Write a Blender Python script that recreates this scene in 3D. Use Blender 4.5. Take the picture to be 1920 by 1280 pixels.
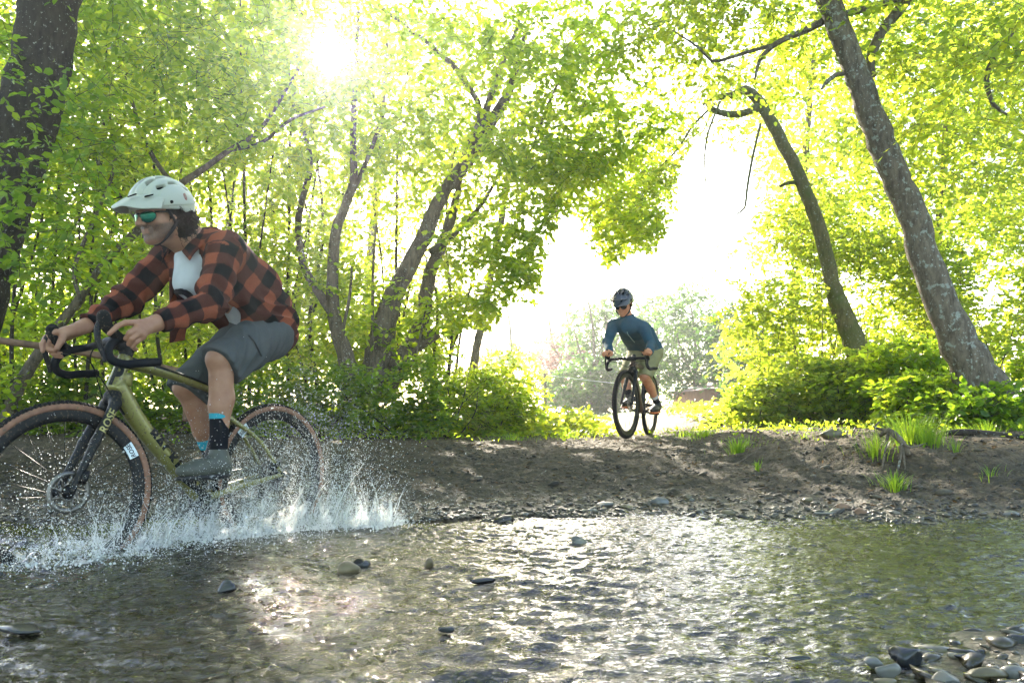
import bpy, bmesh, math, random
import numpy as np
from mathutils import Vector, Matrix

SC = bpy.context.scene
for _o in list(bpy.data.objects): bpy.data.objects.remove(_o)
COL = SC.collection
PI = math.pi

# ------------------------------------------------------------------ camera
FPX, PITCH, CZ = 1480.0, math.radians(5.25), 0.645
cam_d = bpy.data.cameras.new('camera'); cam = bpy.data.objects.new('camera', cam_d); COL.objects.link(cam)
cam_d.sensor_width = 36.0; cam_d.lens = 36.0*FPX/1920.0
cam_d.clip_start = 0.05; cam_d.clip_end = 900.0
cam.location = (0, 0, CZ); cam.rotation_euler = (PI/2+PITCH, 0, 0)
cam_d.dof.use_dof = True; cam_d.dof.focus_distance = 3.9; cam_d.dof.aperture_fstop = 16.0
SC.camera = cam
# ------------------------------------------------------------------ sky, sun, exposure
SUN_EL, SUN_AZ = math.radians(24.8), math.radians(-13.4)      # azimuth measured from +Y towards +X
SUN = np.array([math.sin(SUN_AZ)*math.cos(SUN_EL), math.cos(SUN_AZ)*math.cos(SUN_EL), math.sin(SUN_EL)])
W_ = bpy.data.worlds.new('World'); SC.world = W_; W_.use_nodes = True
nt = W_.node_tree; bg = nt.nodes['Background']
sk = nt.nodes.new('ShaderNodeTexSky'); sk.sky_type = 'NISHITA'; sk.sun_disc = False
sk.sun_elevation = SUN_EL; sk.sun_rotation = SUN_AZ; sk.dust_density = 1.6; sk.air_density = 1.0; sk.ozone_density = 1.0
nt.links.new(sk.outputs[0], bg.inputs[0]); bg.inputs[1].default_value = 0.15
# the bright aureole of the sun in the hazy sky
tcw = nt.nodes.new('ShaderNodeTexCoord'); dt = nt.nodes.new('ShaderNodeVectorMath'); dt.operation = 'DOT_PRODUCT'; dt.inputs[1].default_value = tuple(SUN)
nt.links.new(tcw.outputs['Generated'], dt.inputs[0]); pwn = nt.nodes.new('ShaderNodeMath'); pwn.operation = 'POWER'; pwn.inputs[1].default_value = 900.0; mxn = nt.nodes.new('ShaderNodeMath'); mxn.operation = 'MAXIMUM'; mxn.inputs[1].default_value = 0.0
nt.links.new(dt.outputs['Value'], mxn.inputs[0]); nt.links.new(mxn.outputs[0], pwn.inputs[0]); b2 = nt.nodes.new('ShaderNodeBackground'); b2.inputs[0].default_value = (1, .97, .9, 1); m2 = nt.nodes.new('ShaderNodeMath'); m2.operation = 'MULTIPLY'; m2.inputs[1].default_value = 14.0
nt.links.new(pwn.outputs[0], m2.inputs[0]); nt.links.new(m2.outputs[0], b2.inputs[1]); ads = nt.nodes.new('ShaderNodeAddShader'); nt.links.new(bg.outputs[0], ads.inputs[0]); nt.links.new(b2.outputs[0], ads.inputs[1]); nt.links.new(ads.outputs[0], nt.nodes['World Output'].inputs[0])
sl = bpy.data.lights.new('sun', 'SUN'); sl.energy = 5.0; sl.angle = math.radians(0.5); sl.color = (1.0, 0.94, 0.84)
so = bpy.data.objects.new('sun', sl); COL.objects.link(so)
so.rotation_euler = Vector(SUN.tolist()).to_track_quat('Z', 'Y').to_euler()
vs = SC.view_settings; vs.view_transform = 'Standard'; vs.look = 'None'; vs.gamma = 1.0; vs.exposure = 2.55
vs.use_white_balance = True; vs.white_balance_temperature = 6900; vs.white_balance_tint = 10
cy = SC.cycles
HAZE_DENSITY = .0021
cy.max_bounces = 9; cy.diffuse_bounces = 5; cy.glossy_bounces = 3; cy.transmission_bounces = 6
cy.transparent_max_bounces = 10; cy.volume_bounces = 0; cy.caustics_reflective = True; cy.caustics_refractive = False
cy.sample_clamp_indirect = 6.0; cy.use_denoising = True; cy.blur_glossy = 0.3

# ------------------------------------------------------------------ helpers
def W(px, py, Y):
    """world point on the sight line through a photo pixel, at distance Y"""
    a = (px-960)/FPX; b = (640-py)/FPX
    c, s = math.cos(PITCH), math.sin(PITCH)
    d = np.array([a, c-b*s, s+b*c]); t = Y/d[1]
    return np.array([0, 0, CZ])+d*t

def proj(P):
    P = np.atleast_2d(P); c, s = math.cos(PITCH), math.sin(PITCH)
    y = P[:, 1]; z = P[:, 2]-CZ
    f = np.maximum(y*c+z*s, 1e-3); u = -y*s+z*c
    return 960+FPX*P[:, 0]/f, 640-FPX*u/f

def tag(o, label=None, cat=None, group=None, kind=None):
    if label: o['label'] = label
    if cat: o['category'] = cat
    if group: o['group'] = group
    if kind: o['kind'] = kind
    return o

def empty(name, loc=(0, 0, 0), rot=(0, 0, 0)):
    o = bpy.data.objects.new(name, None); COL.objects.link(o); o.location = [float(v) for v in loc]; o.rotation_euler = rot
    o.empty_display_size = 0.1
    return o

def link(name, me, mat=None, parent=None, loc=(0, 0, 0)):
    o = bpy.data.objects.new(name, me); COL.objects.link(o); o.location = [float(v) for v in loc]
    if mat is not None:
        for m in (mat if isinstance(mat, (list, tuple)) else [mat]): me.materials.append(m)
    if parent is not None: o.parent = parent
    return o

def npmesh(name, V, F, smooth=True, mi=None):
    """V (n,3); F list of arrays (m,k)"""
    me = bpy.data.meshes.new(name)
    V = np.ascontiguousarray(V, dtype=np.float32)
    F = [np.asarray(f, dtype=np.int32) for f in (F if isinstance(F, list) else [F]) if len(f)]
    me.vertices.add(len(V)); me.vertices.foreach_set('co', V.ravel())
    tot = np.concatenate([np.full(len(f), f.shape[1], np.int32) for f in F])
    idx = np.concatenate([f.ravel() for f in F])
    st = np.concatenate([[0], np.cumsum(tot)[:-1]]).astype(np.int32)
    me.loops.add(len(idx)); me.loops.foreach_set('vertex_index', idx)
    me.polygons.add(len(tot)); me.polygons.foreach_set('loop_start', st)
    if smooth: me.polygons.foreach_set('use_smooth', np.ones(len(tot), bool))
    if mi is not None: me.polygons.foreach_set('material_index', np.asarray(mi, np.int32))
    me.update(calc_edges=True); me.validate()
    return me

class MB:
    """collects shapes into one mesh (arrays of tris / quads), with material indices"""
    def __init__(s): s.V = []; s.T = []; s.Q = []; s.n = 0; s.tm = []; s.qm = []
    def add(s, V, F, m=0):
        V = np.asarray(V, float)
        for f in (F if isinstance(F, list) and len(F) and isinstance(F[0], np.ndarray) else [np.asarray(F)]):
            if len(f) == 0: continue
            if f.shape[1] == 3: s.T.append(f+s.n); s.tm.append(np.full(len(f), m))
            else: s.Q.append(f+s.n); s.qm.append(np.full(len(f), m))
        s.V.append(V); s.n += len(V); return s
    def mesh(s, name, smooth=True):
        F = []; mi = []
        if s.T: F.append(np.concatenate(s.T)); mi.append(np.concatenate(s.tm))
        if s.Q: F.append(np.concatenate(s.Q)); mi.append(np.concatenate(s.qm))
        return npmesh(name, np.concatenate(s.V), F, smooth, np.concatenate(mi))
    def build(s, name, mat, parent=None, smooth=True, loc=(0, 0, 0)):
        return link(name, s.mesh(name, smooth), mat, parent, loc)

def catmull(P, R, step):
    """resample polyline with radii through a Catmull-Rom curve"""
    P = np.asarray(P, float); R = np.asarray(R, float)
    if len(P) < 2: return P, R
    E = np.vstack([2*P[0]-P[1], P, 2*P[-1]-P[-2]]); RR = np.concatenate([[R[0]], R, [R[-1]]])
    o, r = [], []
    for i in range(1, len(E)-2):
        n = max(1, int(math.ceil(np.linalg.norm(E[i+1]-E[i])/step)))
        for k in range(n):
            t = k/n; a = E[i-1]; b = E[i]; c = E[i+1]; d = E[i+2]
            o.append(.5*((2*b)+(-a+c)*t+(2*a-5*b+4*c-d)*t*t+(-a+3*b-3*c+d)*t**3))
            r.append(RR[i]*(1-t)+RR[i+1]*t)
    o.append(P[-1]); r.append(R[-1])
    return np.array(o), np.array(r)

def tube(P, R, seg=10, cap=True, rough=0.0, rng=None, flat=None, upv=None):
    """tapered tube along P; flat=(a,b) scales the two cross axes"""
    P = np.asarray(P, float); n = len(P); R = np.broadcast_to(np.asarray(R, float), (n,))
    T = np.gradient(P, axis=0); T /= np.maximum(np.linalg.norm(T, axis=1, keepdims=True), 1e-9)
    a = np.array(upv, float) if upv is not None else (np.array([0, 0, 1.0]) if abs(T[0][2]) < .9 else np.array([0, 1.0, 0]))
    N = np.zeros_like(P); B = np.zeros_like(P)
    v = a-T[0]*np.dot(a, T[0]); v /= np.linalg.norm(v)
    for i in range(n):
        v = v-T[i]*np.dot(v, T[i]); v /= max(np.linalg.norm(v), 1e-9); N[i] = v; B[i] = np.cross(T[i], v)
    th = np.linspace(0, 2*PI, seg, endpoint=False)
    ca, sa = np.cos(th), np.sin(th)
    fa, fb = flat if flat else (1, 1)
    rr = R[:, None]*np.ones((1, seg))
    if rough:
        g = rng or np.random.default_rng(1)
        nz = g.normal(size=(n, seg))
        for _ in range(2): nz = (nz+np.roll(nz, 1, 1)+np.roll(nz, -1, 1))/3; nz[1:-1] = (nz[1:-1]+nz[:-2]+nz[2:])/3
        low = 1+.5*rough*np.sin(3*th[None]+g.uniform(0, 6)+np.arange(n)[:, None]*.15)
        rr = rr*(1+rough*2.2*nz)*low
    V = P[:, None]+rr[..., None]*(ca[None, :, None]*N[:, None]*fa+sa[None, :, None]*B[:, None]*fb)
    V = V.reshape(-1, 3)
    i = np.arange(n-1)[:, None]*seg; j = np.arange(seg)[None]; k = (j+1) % seg
    Q = np.stack([i+j, i+k, i+seg+k, i+seg+j], -1).reshape(-1, 4)[:, ::-1]
    F = [Q]
    if cap:
        V = np.vstack([V, P[0], P[-1]]); c0 = n*seg
        jj = np.arange(seg); kk = (jj+1) % seg
        F.append(np.concatenate([np.stack([np.full(seg, c0), jj, kk], 1)[:, ::-1]*1,
                                 np.stack([np.full(seg, c0+1), (n-1)*seg+jj, (n-1)*seg+kk], 1)])[:, ::-1])
    return V, F

def noise3(P, seed=0, n=14, scale=1.0):
    """cheap smooth pseudo-noise (sum of random sines) about [-1,1]"""
    g = np.random.default_rng(seed); P = np.asarray(P)*scale; r = np.zeros(len(P))
    for _ in range(n):
        k = g.normal(size=P.shape[1]); k /= np.linalg.norm(k); k *= g.uniform(.6, 1.9)*2.2
        r += np.sin(P@k+g.uniform(0, 6.28))
    return r/math.sqrt(n/2)/1.6

# ------------------------------------------------------------------ materials
def newmat(name):
    m = bpy.data.materials.new(name); m.use_nodes = True; t = m.node_tree
    for n in list(t.nodes): t.nodes.remove(n)
    out = t.nodes.new('ShaderNodeOutputMaterial')
    return m, t, out
def nd(t, typ, **kw):
    n = t.nodes.new(typ)
    for k, v in kw.items():
        if k.startswith('i_'):
            n.inputs[int(k[2:]) if k[2:].isdigit() else k[2:].replace('_', ' ')].default_value = v
        else: setattr(n, k, v)
    return n
def ramp(t, src, stops, interp='LINEAR'):
    r = t.nodes.new('ShaderNodeValToRGB'); r.color_ramp.interpolation = interp
    e = r.color_ramp.elements
    while len(e) > 1: e.remove(e[-1])
    e[0].position = stops[0][0]; e[0].color = (*stops[0][1], 1) if len(stops[0][1]) == 3 else stops[0][1]
    for p, c in stops[1:]:
        q = e.new(p); q.color = (*c, 1) if len(c) == 3 else c
    if src is not None: t.links.new(src, r.inputs[0])
    return r
def pbr(name, col, rough=.5, metal=0.0, bump=None, var=None, coat=0.0, spec=.5, scale=30, bstr=.3, sheen=0.0, emit=None):
    """principled with noise colour variation and noise bump, all object space"""
    m, t, out = newmat(name)
    b = nd(t, 'ShaderNodeBsdfPrincipled'); t.links.new(b.outputs[0], out.inputs[0])
    b.inputs['Roughness'].default_value = rough; b.inputs['Metallic'].default_value = metal
    b.inputs['Coat Weight'].default_value = coat; b.inputs['Specular IOR Level'].default_value = spec
    b.inputs['Sheen Weight'].default_value = sheen
    tc = nd(t, 'ShaderNodeTexCoord')
    nz = nd(t, 'ShaderNodeTexNoise'); nz.inputs['Scale'].default_value = scale; nz.inputs['Detail'].default_value = 6
    t.links.new(tc.outputs['Object'], nz.inputs['Vector'])
    c2 = var if var else tuple(c*.72 for c in col)
    r = ramp(t, nz.outputs[0], [(.32, c2), (.66, col)]); t.links.new(r.outputs[0], b.inputs['Base Color'])
    if bstr:
        bu = nd(t, 'ShaderNodeBump'); bu.inputs['Strength'].default_value = bstr; bu.inputs['Distance'].default_value = bump or .002
        t.links.new(nz.outputs[0], bu.inputs['Height']); t.links.new(bu.outputs[0], b.inputs['Normal'])
    return m

def leafmat(name, dif, tr, gloss=.35, mixf=.55):
    m, t, out = newmat(name)
    geo = nd(t, 'ShaderNodeNewGeometry'); tc = nd(t, 'ShaderNodeTexCoord')
    nz = nd(t, 'ShaderNodeTexNoise'); nz.inputs['Scale'].default_value = .7; nz.inputs['Detail'].default_value = 2
    t.links.new(tc.outputs['Object'], nz.inputs['Vector'])
    ad = nd(t, 'ShaderNodeMath', operation='ADD'); t.links.new(geo.outputs['Random Per Island'], ad.inputs[0]); t.links.new(nz.outputs[0], ad.inputs[1])
    hf = nd(t, 'ShaderNodeMath', operation='MULTIPLY'); hf.inputs[1].default_value = .5; t.links.new(ad.outputs[0], hf.inputs[0])
    def rmp(c):
        d = tuple(v*k for v, k in zip(c, (.62, .72, .75))); l = tuple(v*k for v, k in zip(c, (1.45, 1.18, 1.0)))
        return ramp(t, hf.outputs[0], [(.25, d), (.5, c), (.78, l)])
    rd, rt = rmp(dif), rmp(tr)
    a = nd(t, 'ShaderNodeBsdfPrincipled'); a.inputs['Roughness'].default_value = gloss; a.inputs['Specular IOR Level'].default_value = .35
    b = nd(t, 'ShaderNodeBsdfTranslucent')
    t.links.new(rd.outputs[0], a.inputs['Base Color']); t.links.new(rt.outputs[0], b.inputs['Color'])
    mx = nd(t, 'ShaderNodeMixShader'); mx.inputs[0].default_value = mixf
    t.links.new(a.outputs[0], mx.inputs[1]); t.links.new(b.outputs[0], mx.inputs[2]); t.links.new(mx.outputs[0], out.inputs[0])
    return m

def barkmat(name, c1, c2, lichen=0.0, sc=9, moss=0.0):
    m, t, out = newmat(name)
    b = nd(t, 'ShaderNodeBsdfPrincipled'); t.links.new(b.outputs[0], out.inputs[0]); b.inputs['Roughness'].default_value = .9
    b.inputs['Specular IOR Level'].default_value = .2
    tc = nd(t, 'ShaderNodeTexCoord'); mp = nd(t, 'ShaderNodeMapping'); mp.inputs['Scale'].default_value = (1, 1, .28)
    t.links.new(tc.outputs['Object'], mp.inputs[0])
    nz = nd(t, 'ShaderNodeTexNoise'); nz.inputs['Scale'].default_value = sc*3; nz.inputs['Detail'].default_value = 8; nz.inputs['Roughness'].default_value = .7
    t.links.new(mp.outputs[0], nz.inputs['Vector'])
    r = ramp(t, nz.outputs[0], [(.3, c1), (.62, c2), (.8, tuple(v*1.35 for v in c2))])
    last = r.outputs[0]
    def over(last, colour, sc_, lo, hi):
        n2 = nd(t, 'ShaderNodeTexNoise'); n2.inputs['Scale'].default_value = sc_; n2.inputs['Detail'].default_value = 5; n2.inputs['Roughness'].default_value = .65
        t.links.new(tc.outputs['Object'], n2.inputs['Vector'])
        rr = ramp(t, n2.outputs[0], [(lo, (0, 0, 0)), (hi, (1, 1, 1))])
        mx = nd(t, 'ShaderNodeMix', data_type='RGBA'); t.links.new(rr.outputs[0], mx.inputs[0]); t.links.new(last, mx.inputs[6]); mx.inputs[7].default_value = (*colour, 1)
        return mx.outputs[2]
    if moss: last = over(last, (.07, .095, .02), 2.2, .62-moss*.2, .7)
    if lichen: last = over(last, (.24, .26, .21), 17, .68-lichen*.13, .70-lichen*.11); last = over(last, (.30, .32, .27), 44, .62, .65)
    t.links.new(last, b.inputs['Base Color'])
    bu = nd(t, 'ShaderNodeBump'); bu.inputs['Strength'].default_value = .9; bu.inputs['Distance'].default_value = .012
    t.links.new(nz.outputs[0], bu.inputs['Height']); t.links.new(bu.outputs[0], b.inputs['Normal'])
    return m

M = {}
def muddy(m, amount=.5, sc=70, low=None):
    """dried mud specks over a paint"""
    t = m.node_tree; b = [n for n in t.nodes if n.type == 'BSDF_PRINCIPLED'][0]; src = b.inputs['Base Color'].links[0].from_socket
    tc = nd(t, 'ShaderNodeTexCoord'); n1 = nd(t, 'ShaderNodeTexNoise'); n1.inputs['Scale'].default_value = sc; n1.inputs['Detail'].default_value = 3; t.links.new(tc.outputs['Object'], n1.inputs['Vector'])
    r = ramp(t, n1.outputs[0], [(.62-.14*amount, (0, 0, 0)), (.70-.10*amount, (.85, .85, .85))])
    mx = nd(t, 'ShaderNodeMix', data_type='RGBA'); t.links.new(r.outputs[0], mx.inputs[0]); t.links.new(src, mx.inputs[6]); mx.inputs[7].default_value = (.085, .065, .040, 1); t.links.new(mx.outputs[2], b.inputs['Base Color'])
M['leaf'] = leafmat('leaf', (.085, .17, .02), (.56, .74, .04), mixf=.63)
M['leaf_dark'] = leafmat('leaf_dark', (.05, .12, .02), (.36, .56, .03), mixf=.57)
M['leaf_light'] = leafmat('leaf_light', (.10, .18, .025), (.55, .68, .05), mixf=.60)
M['leaf_far'] = leafmat('leaf_far', (.045, .105, .02), (.11, .23, .03))
M['leaf_red'] = leafmat('leaf_red', (.10, .05, .04), (.25, .12, .09))
M['blade'] = leafmat('blade', (.10, .2, .02), (.38, .58, .04), mixf=.5)
M['twig'] = pbr('twig', (.06, .045, .03), .9, scale=40)
M['bark'] = barkmat('bark', (.042, .033, .022), (.165, .132, .088), lichen=.35)
M['bark_dark'] = barkmat('bark_dark', (.018, .014, .010), (.055, .045, .032), lichen=.12)
M['bark_lichen'] = barkmat('bark_lichen', (.046, .036, .024), (.165, .134, .092), lichen=.85)
M['bark_moss'] = barkmat('bark_moss', (.045, .038, .016), (.15, .13, .052), lichen=.2, moss=.8)
# ------------------------------------------------------------------ terrain
SHORE = 4.05
def sstep(a, b, x):
    t = np.clip((x-a)/(b-a), 0, 1); return t*t*(3-2*t)
def shore_y(x):
    return SHORE+.10*np.sin(x*1.3+.6)+.07*np.sin(x*3.1)+.05*np.sin(x*7.7+2)-.12*sstep(1.2, 2.6, x)
def ground_z(x, y):
    x = np.asarray(x, float); y = np.asarray(y, float)
    P = np.stack([x.ravel(), y.ravel()], 1); sh = x.shape
    n1 = noise3(P, 3, 12, .9).reshape(sh); n2 = noise3(P, 4, 14, 4.5).reshape(sh); n3 = noise3(P, 5, 18, 16).reshape(sh)
    d = y-shore_y(x)
    bed = -.02+.03*n1*.5+.012*n2+.006*n3
    bed = bed+.115*sstep(-.9, 0, d)                        # rises to the waterline (water at .115)
    right = sstep(1.5, 3.0, x)
    crest = 7.6-shore_y(x)-1.7*right
    t = np.clip(d/crest, 0, 1)
    bank = .115+.275*(t*(1.35-.35*t))*(1+.16*right)        # long muddy slope
    lip = .07*sstep(.42, .60, t)*sstep(1.2, 2.4, x)+.06*sstep(.35, .55, t)*sstep(-1.2, -3.5, x)
    bank = bank+lip+.014*n1+.009*n2*np.clip(d, 0, 1)+.007*n3*np.clip(d*2, .4, 1)+.0055*noise3(P, 6, 24, 42).reshape(sh)*np.clip(d*2, .3, 1)
    far = np.clip(y-8.5, 0, None)
    z = np.where(d < 0, np.minimum(bed, .105+.02*n2), bank)
    z = z-.02*sstep(8.5, 11, y)+np.clip(far-10, 0, None)*.004
    z = z+.22*sstep(.9, 2.6, x-.9)*sstep(8.0, 10.5, y)*sstep(40, 20, y)     # mound under the right shrubs
    z = z+.25*sstep(-.3, -2.5, x+.4)*sstep(8.2, 10.5, y)*sstep(40, 20, y)
    near = sstep(1.0, .45, np.hypot((x-1.35)*.9, (y-1.50)*1.2))*.155           # stony bar, bottom right
    z = np.where(d < 0, z+near*.9, z)
    return z
def warp(a, b, fa, fb, n):
    """fine between fa..fb, growing outwards to a..b"""
    core = np.linspace(fa, fb, n)
    h = core[1]-core[0]
    lo, v, s = [], fa, h
    while v > a: s *= 1.13; v -= s; lo.append(v)
    hi, v, s = [], fb, h
    while v < b: s *= 1.13; v += s; hi.append(v)
    return np.concatenate([lo[::-1], core, hi])
gx = warp(-320, 320, -3.6, 4.2, 400); gy = warp(-60, 420, 1.0, 9.4, 430)
GX, GY = np.meshgrid(gx, gy); GZ = ground_z(GX, GY)
nx, ny = len(gx), len(gy)
ii = (np.arange(ny-1)[:, None]*nx+np.arange(nx-1)[None]).ravel()
gme = npmesh('ground', np.stack([GX.ravel(), GY.ravel(), GZ.ravel()], 1), [np.stack([ii, ii+1, ii+nx+1, ii+nx], 1)])

m, t, out = newmat('soil')
b = nd(t, 'ShaderNodeBsdfPrincipled'); t.links.new(b.outputs[0], out.inputs[0])
tc = nd(t, 'ShaderNodeTexCoord'); sp = nd(t, 'ShaderNodeSeparateXYZ'); t.links.new(tc.outputs['Object'], sp.inputs[0])
nz = nd(t, 'ShaderNodeTexNoise'); nz.inputs['Scale'].default_value = 14; nz.inputs['Detail'].default_value = 10; nz.inputs['Roughness'].default_value = .72
t.links.new(tc.outputs['Object'], nz.inputs['Vector'])
vo = nd(t, 'ShaderNodeTexVoronoi'); vo.inputs['Scale'].default_value = 55; vo.inputs['Randomness'].default_value = 1
t.links.new(tc.outputs['Object'], vo.inputs['Vector'])
big = nd(t, 'ShaderNodeTexNoise'); big.inputs['Scale'].default_value = 1.6; big.inputs['Detail'].default_value = 4
t.links.new(tc.outputs['Object'], big.inputs['Vector'])
dirt = ramp(t, nz.outputs[0], [(.30, (.012, .009, .0032)), (.5, (.042, .031, .0125)), (.70, (.112, .083, .036))])
peb = ramp(t, vo.outputs['Color'], [(.1, (.028, .021, .013)), (.5, (.07, .054, .034)), (.95, (.17, .14, .095))])
pm = ramp(t, vo.outputs['Distance'], [(.25, (1, 1, 1)), (.42, (0, 0, 0))])
pk = ramp(t, big.outputs[0], [(.42, (0, 0, 0)), (.62, (.75, .75, .75))])
mm = nd(t, 'ShaderNodeMath', operation='MULTIPLY'); t.links.new(pm.outputs[0], mm.inputs[0]); t.links.new(pk.outputs[0], mm.inputs[1])
mx = nd(t, 'ShaderNodeMix', data_type='RGBA'); t.links.new(mm.outputs[0], mx.inputs[0]); t.links.new(dirt.outputs[0], mx.inputs[6]); t.links.new(peb.outputs[0], mx.inputs[7])
# dry path and dusty crest, paler
pr = nd(t, 'ShaderNodeMapRange'); pr.inputs[1].default_value = .30; pr.inputs[2].default_value = .42; t.links.new(sp.outputs[2], pr.inputs[0])
dry = ramp(t, nz.outputs[0], [(.3, (.042, .029, .013)), (.7, (.17, .12, .062))])
mx2 = nd(t, 'ShaderNodeMix', data_type='RGBA'); pmul = nd(t, 'ShaderNodeMath', operation='MULTIPLY'); pmul.inputs[1].default_value = .75
t.links.new(pr.outputs[0], pmul.inputs[0]); t.links.new(pmul.outputs[0], mx2.inputs[0]); t.links.new(mx.outputs[2], mx2.inputs[6]); t.links.new(dry.outputs[0], mx2.inputs[7])
# far meadow, grass-coloured
fr = nd(t, 'ShaderNodeMapRange'); fr.inputs[1].default_value = 14; fr.inputs[2].default_value = 20; t.links.new(sp.outputs[1], fr.inputs[0])
mead = ramp(t, big.outputs[0], [(.35, (.10, .17, .03)), (.65, (.20, .24, .06))])
mx3 = nd(t, 'ShaderNodeMix', data_type='RGBA'); t.links.new(fr.outputs[0], mx3.inputs[0]); t.links.new(mx2.outputs[2], mx3.inputs[6]); t.links.new(mead.outputs[0], mx3.inputs[7])
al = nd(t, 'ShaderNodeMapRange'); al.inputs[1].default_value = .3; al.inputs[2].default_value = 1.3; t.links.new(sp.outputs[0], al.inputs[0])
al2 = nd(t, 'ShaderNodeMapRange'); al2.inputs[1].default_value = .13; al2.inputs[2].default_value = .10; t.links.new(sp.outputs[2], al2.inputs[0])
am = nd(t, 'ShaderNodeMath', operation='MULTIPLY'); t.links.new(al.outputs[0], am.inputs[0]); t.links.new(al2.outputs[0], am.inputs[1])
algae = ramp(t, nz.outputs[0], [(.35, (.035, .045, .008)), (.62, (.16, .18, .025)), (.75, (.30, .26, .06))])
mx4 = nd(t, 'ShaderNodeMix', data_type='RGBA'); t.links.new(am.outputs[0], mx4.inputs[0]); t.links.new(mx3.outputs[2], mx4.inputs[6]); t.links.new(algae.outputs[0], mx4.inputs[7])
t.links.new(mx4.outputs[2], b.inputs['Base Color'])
wet = nd(t, 'ShaderNodeMapRange'); wet.inputs[1].default_value = .13; wet.inputs[2].default_value = .20; wet.inputs[3].default_value = .38; wet.inputs[4].default_value = .9
t.links.new(sp.outputs[2], wet.inputs[0]); t.links.new(wet.outputs[0], b.inputs['Roughness'])
bu = nd(t, 'ShaderNodeBump'); bu.inputs['Strength'].default_value = 1.0; bu.inputs['Distance'].default_value = .03; t.links.new(nz.outputs[0], bu.inputs['Height'])
bu2 = nd(t, 'ShaderNodeBump'); bu2.inputs['Strength'].default_value = .7; bu2.inputs['Distance'].default_value = .012; bu2.invert = True
t.links.new(vo.outputs['Distance'], bu2.inputs['Height']); t.links.new(bu.outputs[0], bu2.inputs['Normal']); t.links.new(bu2.outputs[0], b.inputs['Normal'])
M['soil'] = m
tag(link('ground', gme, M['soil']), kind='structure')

# ------------------------------------------------------------------ water
WZ = .115
def water_h(x, y):
    P = np.stack([x, y*1.0], 1)
    h = .004*noise3(P*[1, 1.6], 21, 16, 2.0)+.0052*noise3(P*[1, 1.9], 22, 26, 10)*(.55+.6*noise3(P, 27, 10, 1.1))+.0032*noise3(P*[.9, 1.8], 23, 34, 24)*(.8+.5*noise3(P, 28, 10, 2.1))+.0016*noise3(P*[.9, 1.7], 24, 40, 50)
    ch = np.zeros(len(x))
    for cx, cy, a, w in SPLASH_AT:                       # churned water round the wheels
        r = np.hypot(x-cx, y-cy); ch += a*np.exp(-(r/w)**2)
    h = h*(1+2.0*np.clip(ch*20, 0, 1))
    return h
SPLASH_AT = [(-1.78, 2.98, .05, .35), (-1.18, 3.9, .05, .3), (-1.45, 3.4, .03, .35)]
wx = warp(-60, 60, -2.3, 2.7, 620); wy = warp(-30, 4.6, 1.4, 4.5, 440)
wy = wy[wy <= 4.75]
WX, WY = np.meshgrid(wx, wy); wzv = WZ+water_h(WX.ravel(), WY.ravel())
nx, ny = len(wx), len(wy)
ii = (np.arange(ny-1)[:, None]*nx+np.arange(nx-1)[None]).ravel()
wme = npmesh('water', np.stack([WX.ravel(), WY.ravel(), wzv], 1), [np.stack([ii, ii+1, ii+nx+1, ii+nx], 1)])
m, t, out = newmat('stream_water')
tc = nd(t, 'ShaderNodeTexCoord'); mp = nd(t, 'ShaderNodeMapping'); mp.inputs['Scale'].default_value = (1, 1.8, 1); t.links.new(tc.outputs['Object'], mp.inputs[0])
nz = nd(t, 'ShaderNodeTexNoise'); nz.inputs['Scale'].default_value = 38; nz.inputs['Detail'].default_value = 4; nz.inputs['Distortion'].default_value = .8; t.links.new(mp.outputs[0], nz.inputs['Vector'])
bu = nd(t, 'ShaderNodeBump'); bu.inputs['Strength'].default_value = .7; bu.inputs['Distance'].default_value = .010; t.links.new(nz.outputs[0], bu.inputs['Height'])
gl = nd(t, 'ShaderNodeBsdfGlossy'); gl.inputs['Roughness'].default_value = .018; t.links.new(bu.outputs[0], gl.inputs['Normal'])
tr = nd(t, 'ShaderNodeBsdfTransparent'); tr.inputs[0].default_value = (.80, .82, .70, 1)
fz = nd(t, 'ShaderNodeFresnel'); fz.inputs[0].default_value = 1.65; t.links.new(bu.outputs[0], fz.inputs['Normal'])
mx = nd(t, 'ShaderNodeMixShader'); t.links.new(fz.outputs[0], mx.inputs[0]); t.links.new(tr.outputs[0], mx.inputs[1]); t.links.new(gl.outputs[0], mx.inputs[2])
t.links.new(mx.outputs[0], out.inputs[0]); M['water'] = m
tag(link('water', wme, M['water']), kind='structure')

# ------------------------------------------------------------------ foliage engine
def leaf_tris(C, A, N, S, asp=.62, fold=.18):
    """hexagonal folded leaves: centre-base C, axis A, normal N, length S"""
    n = len(C); Bn = np.cross(N, A); Bn /= np.maximum(np.linalg.norm(Bn, axis=1, keepdims=True), 1e-9)
    S = S[:, None]; w = S*asp*.5
    up = N*S*fold
    V = np.stack([C, C+A*S*.30+Bn*w*.95+up*.6, C+A*S*.74+Bn*w*.80+up*.5, C+A*S-up*.25,
                  C+A*S*.74-Bn*w*.80+up*.5, C+A*S*.30-Bn*w*.95+up*.6], 1).reshape(-1, 3)
    o = np.arange(n)[:, None]*6
    Q = np.concatenate([o+np.array([[0, 3, 2, 1]]), o+np.array([[0, 5, 4, 3]])])
    return V, Q
def unit(v): return v/np.maximum(np.linalg.norm(v, axis=-1, keepdims=True), 1e-9)

SUNGAPS = []      # (point, radius): lines towards the sun kept free of leaves
def keep(P, gaps=True):
    k = np.ones(len(P), bool)
    if gaps:
        for q, r in SUNGAPS:
            d = P-np.asarray(q); s = d@SUN; e = d-s[:, None]*SUN
            k &= ~((np.linalg.norm(e, axis=1) < r) & (s > 0))
    return k

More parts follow.
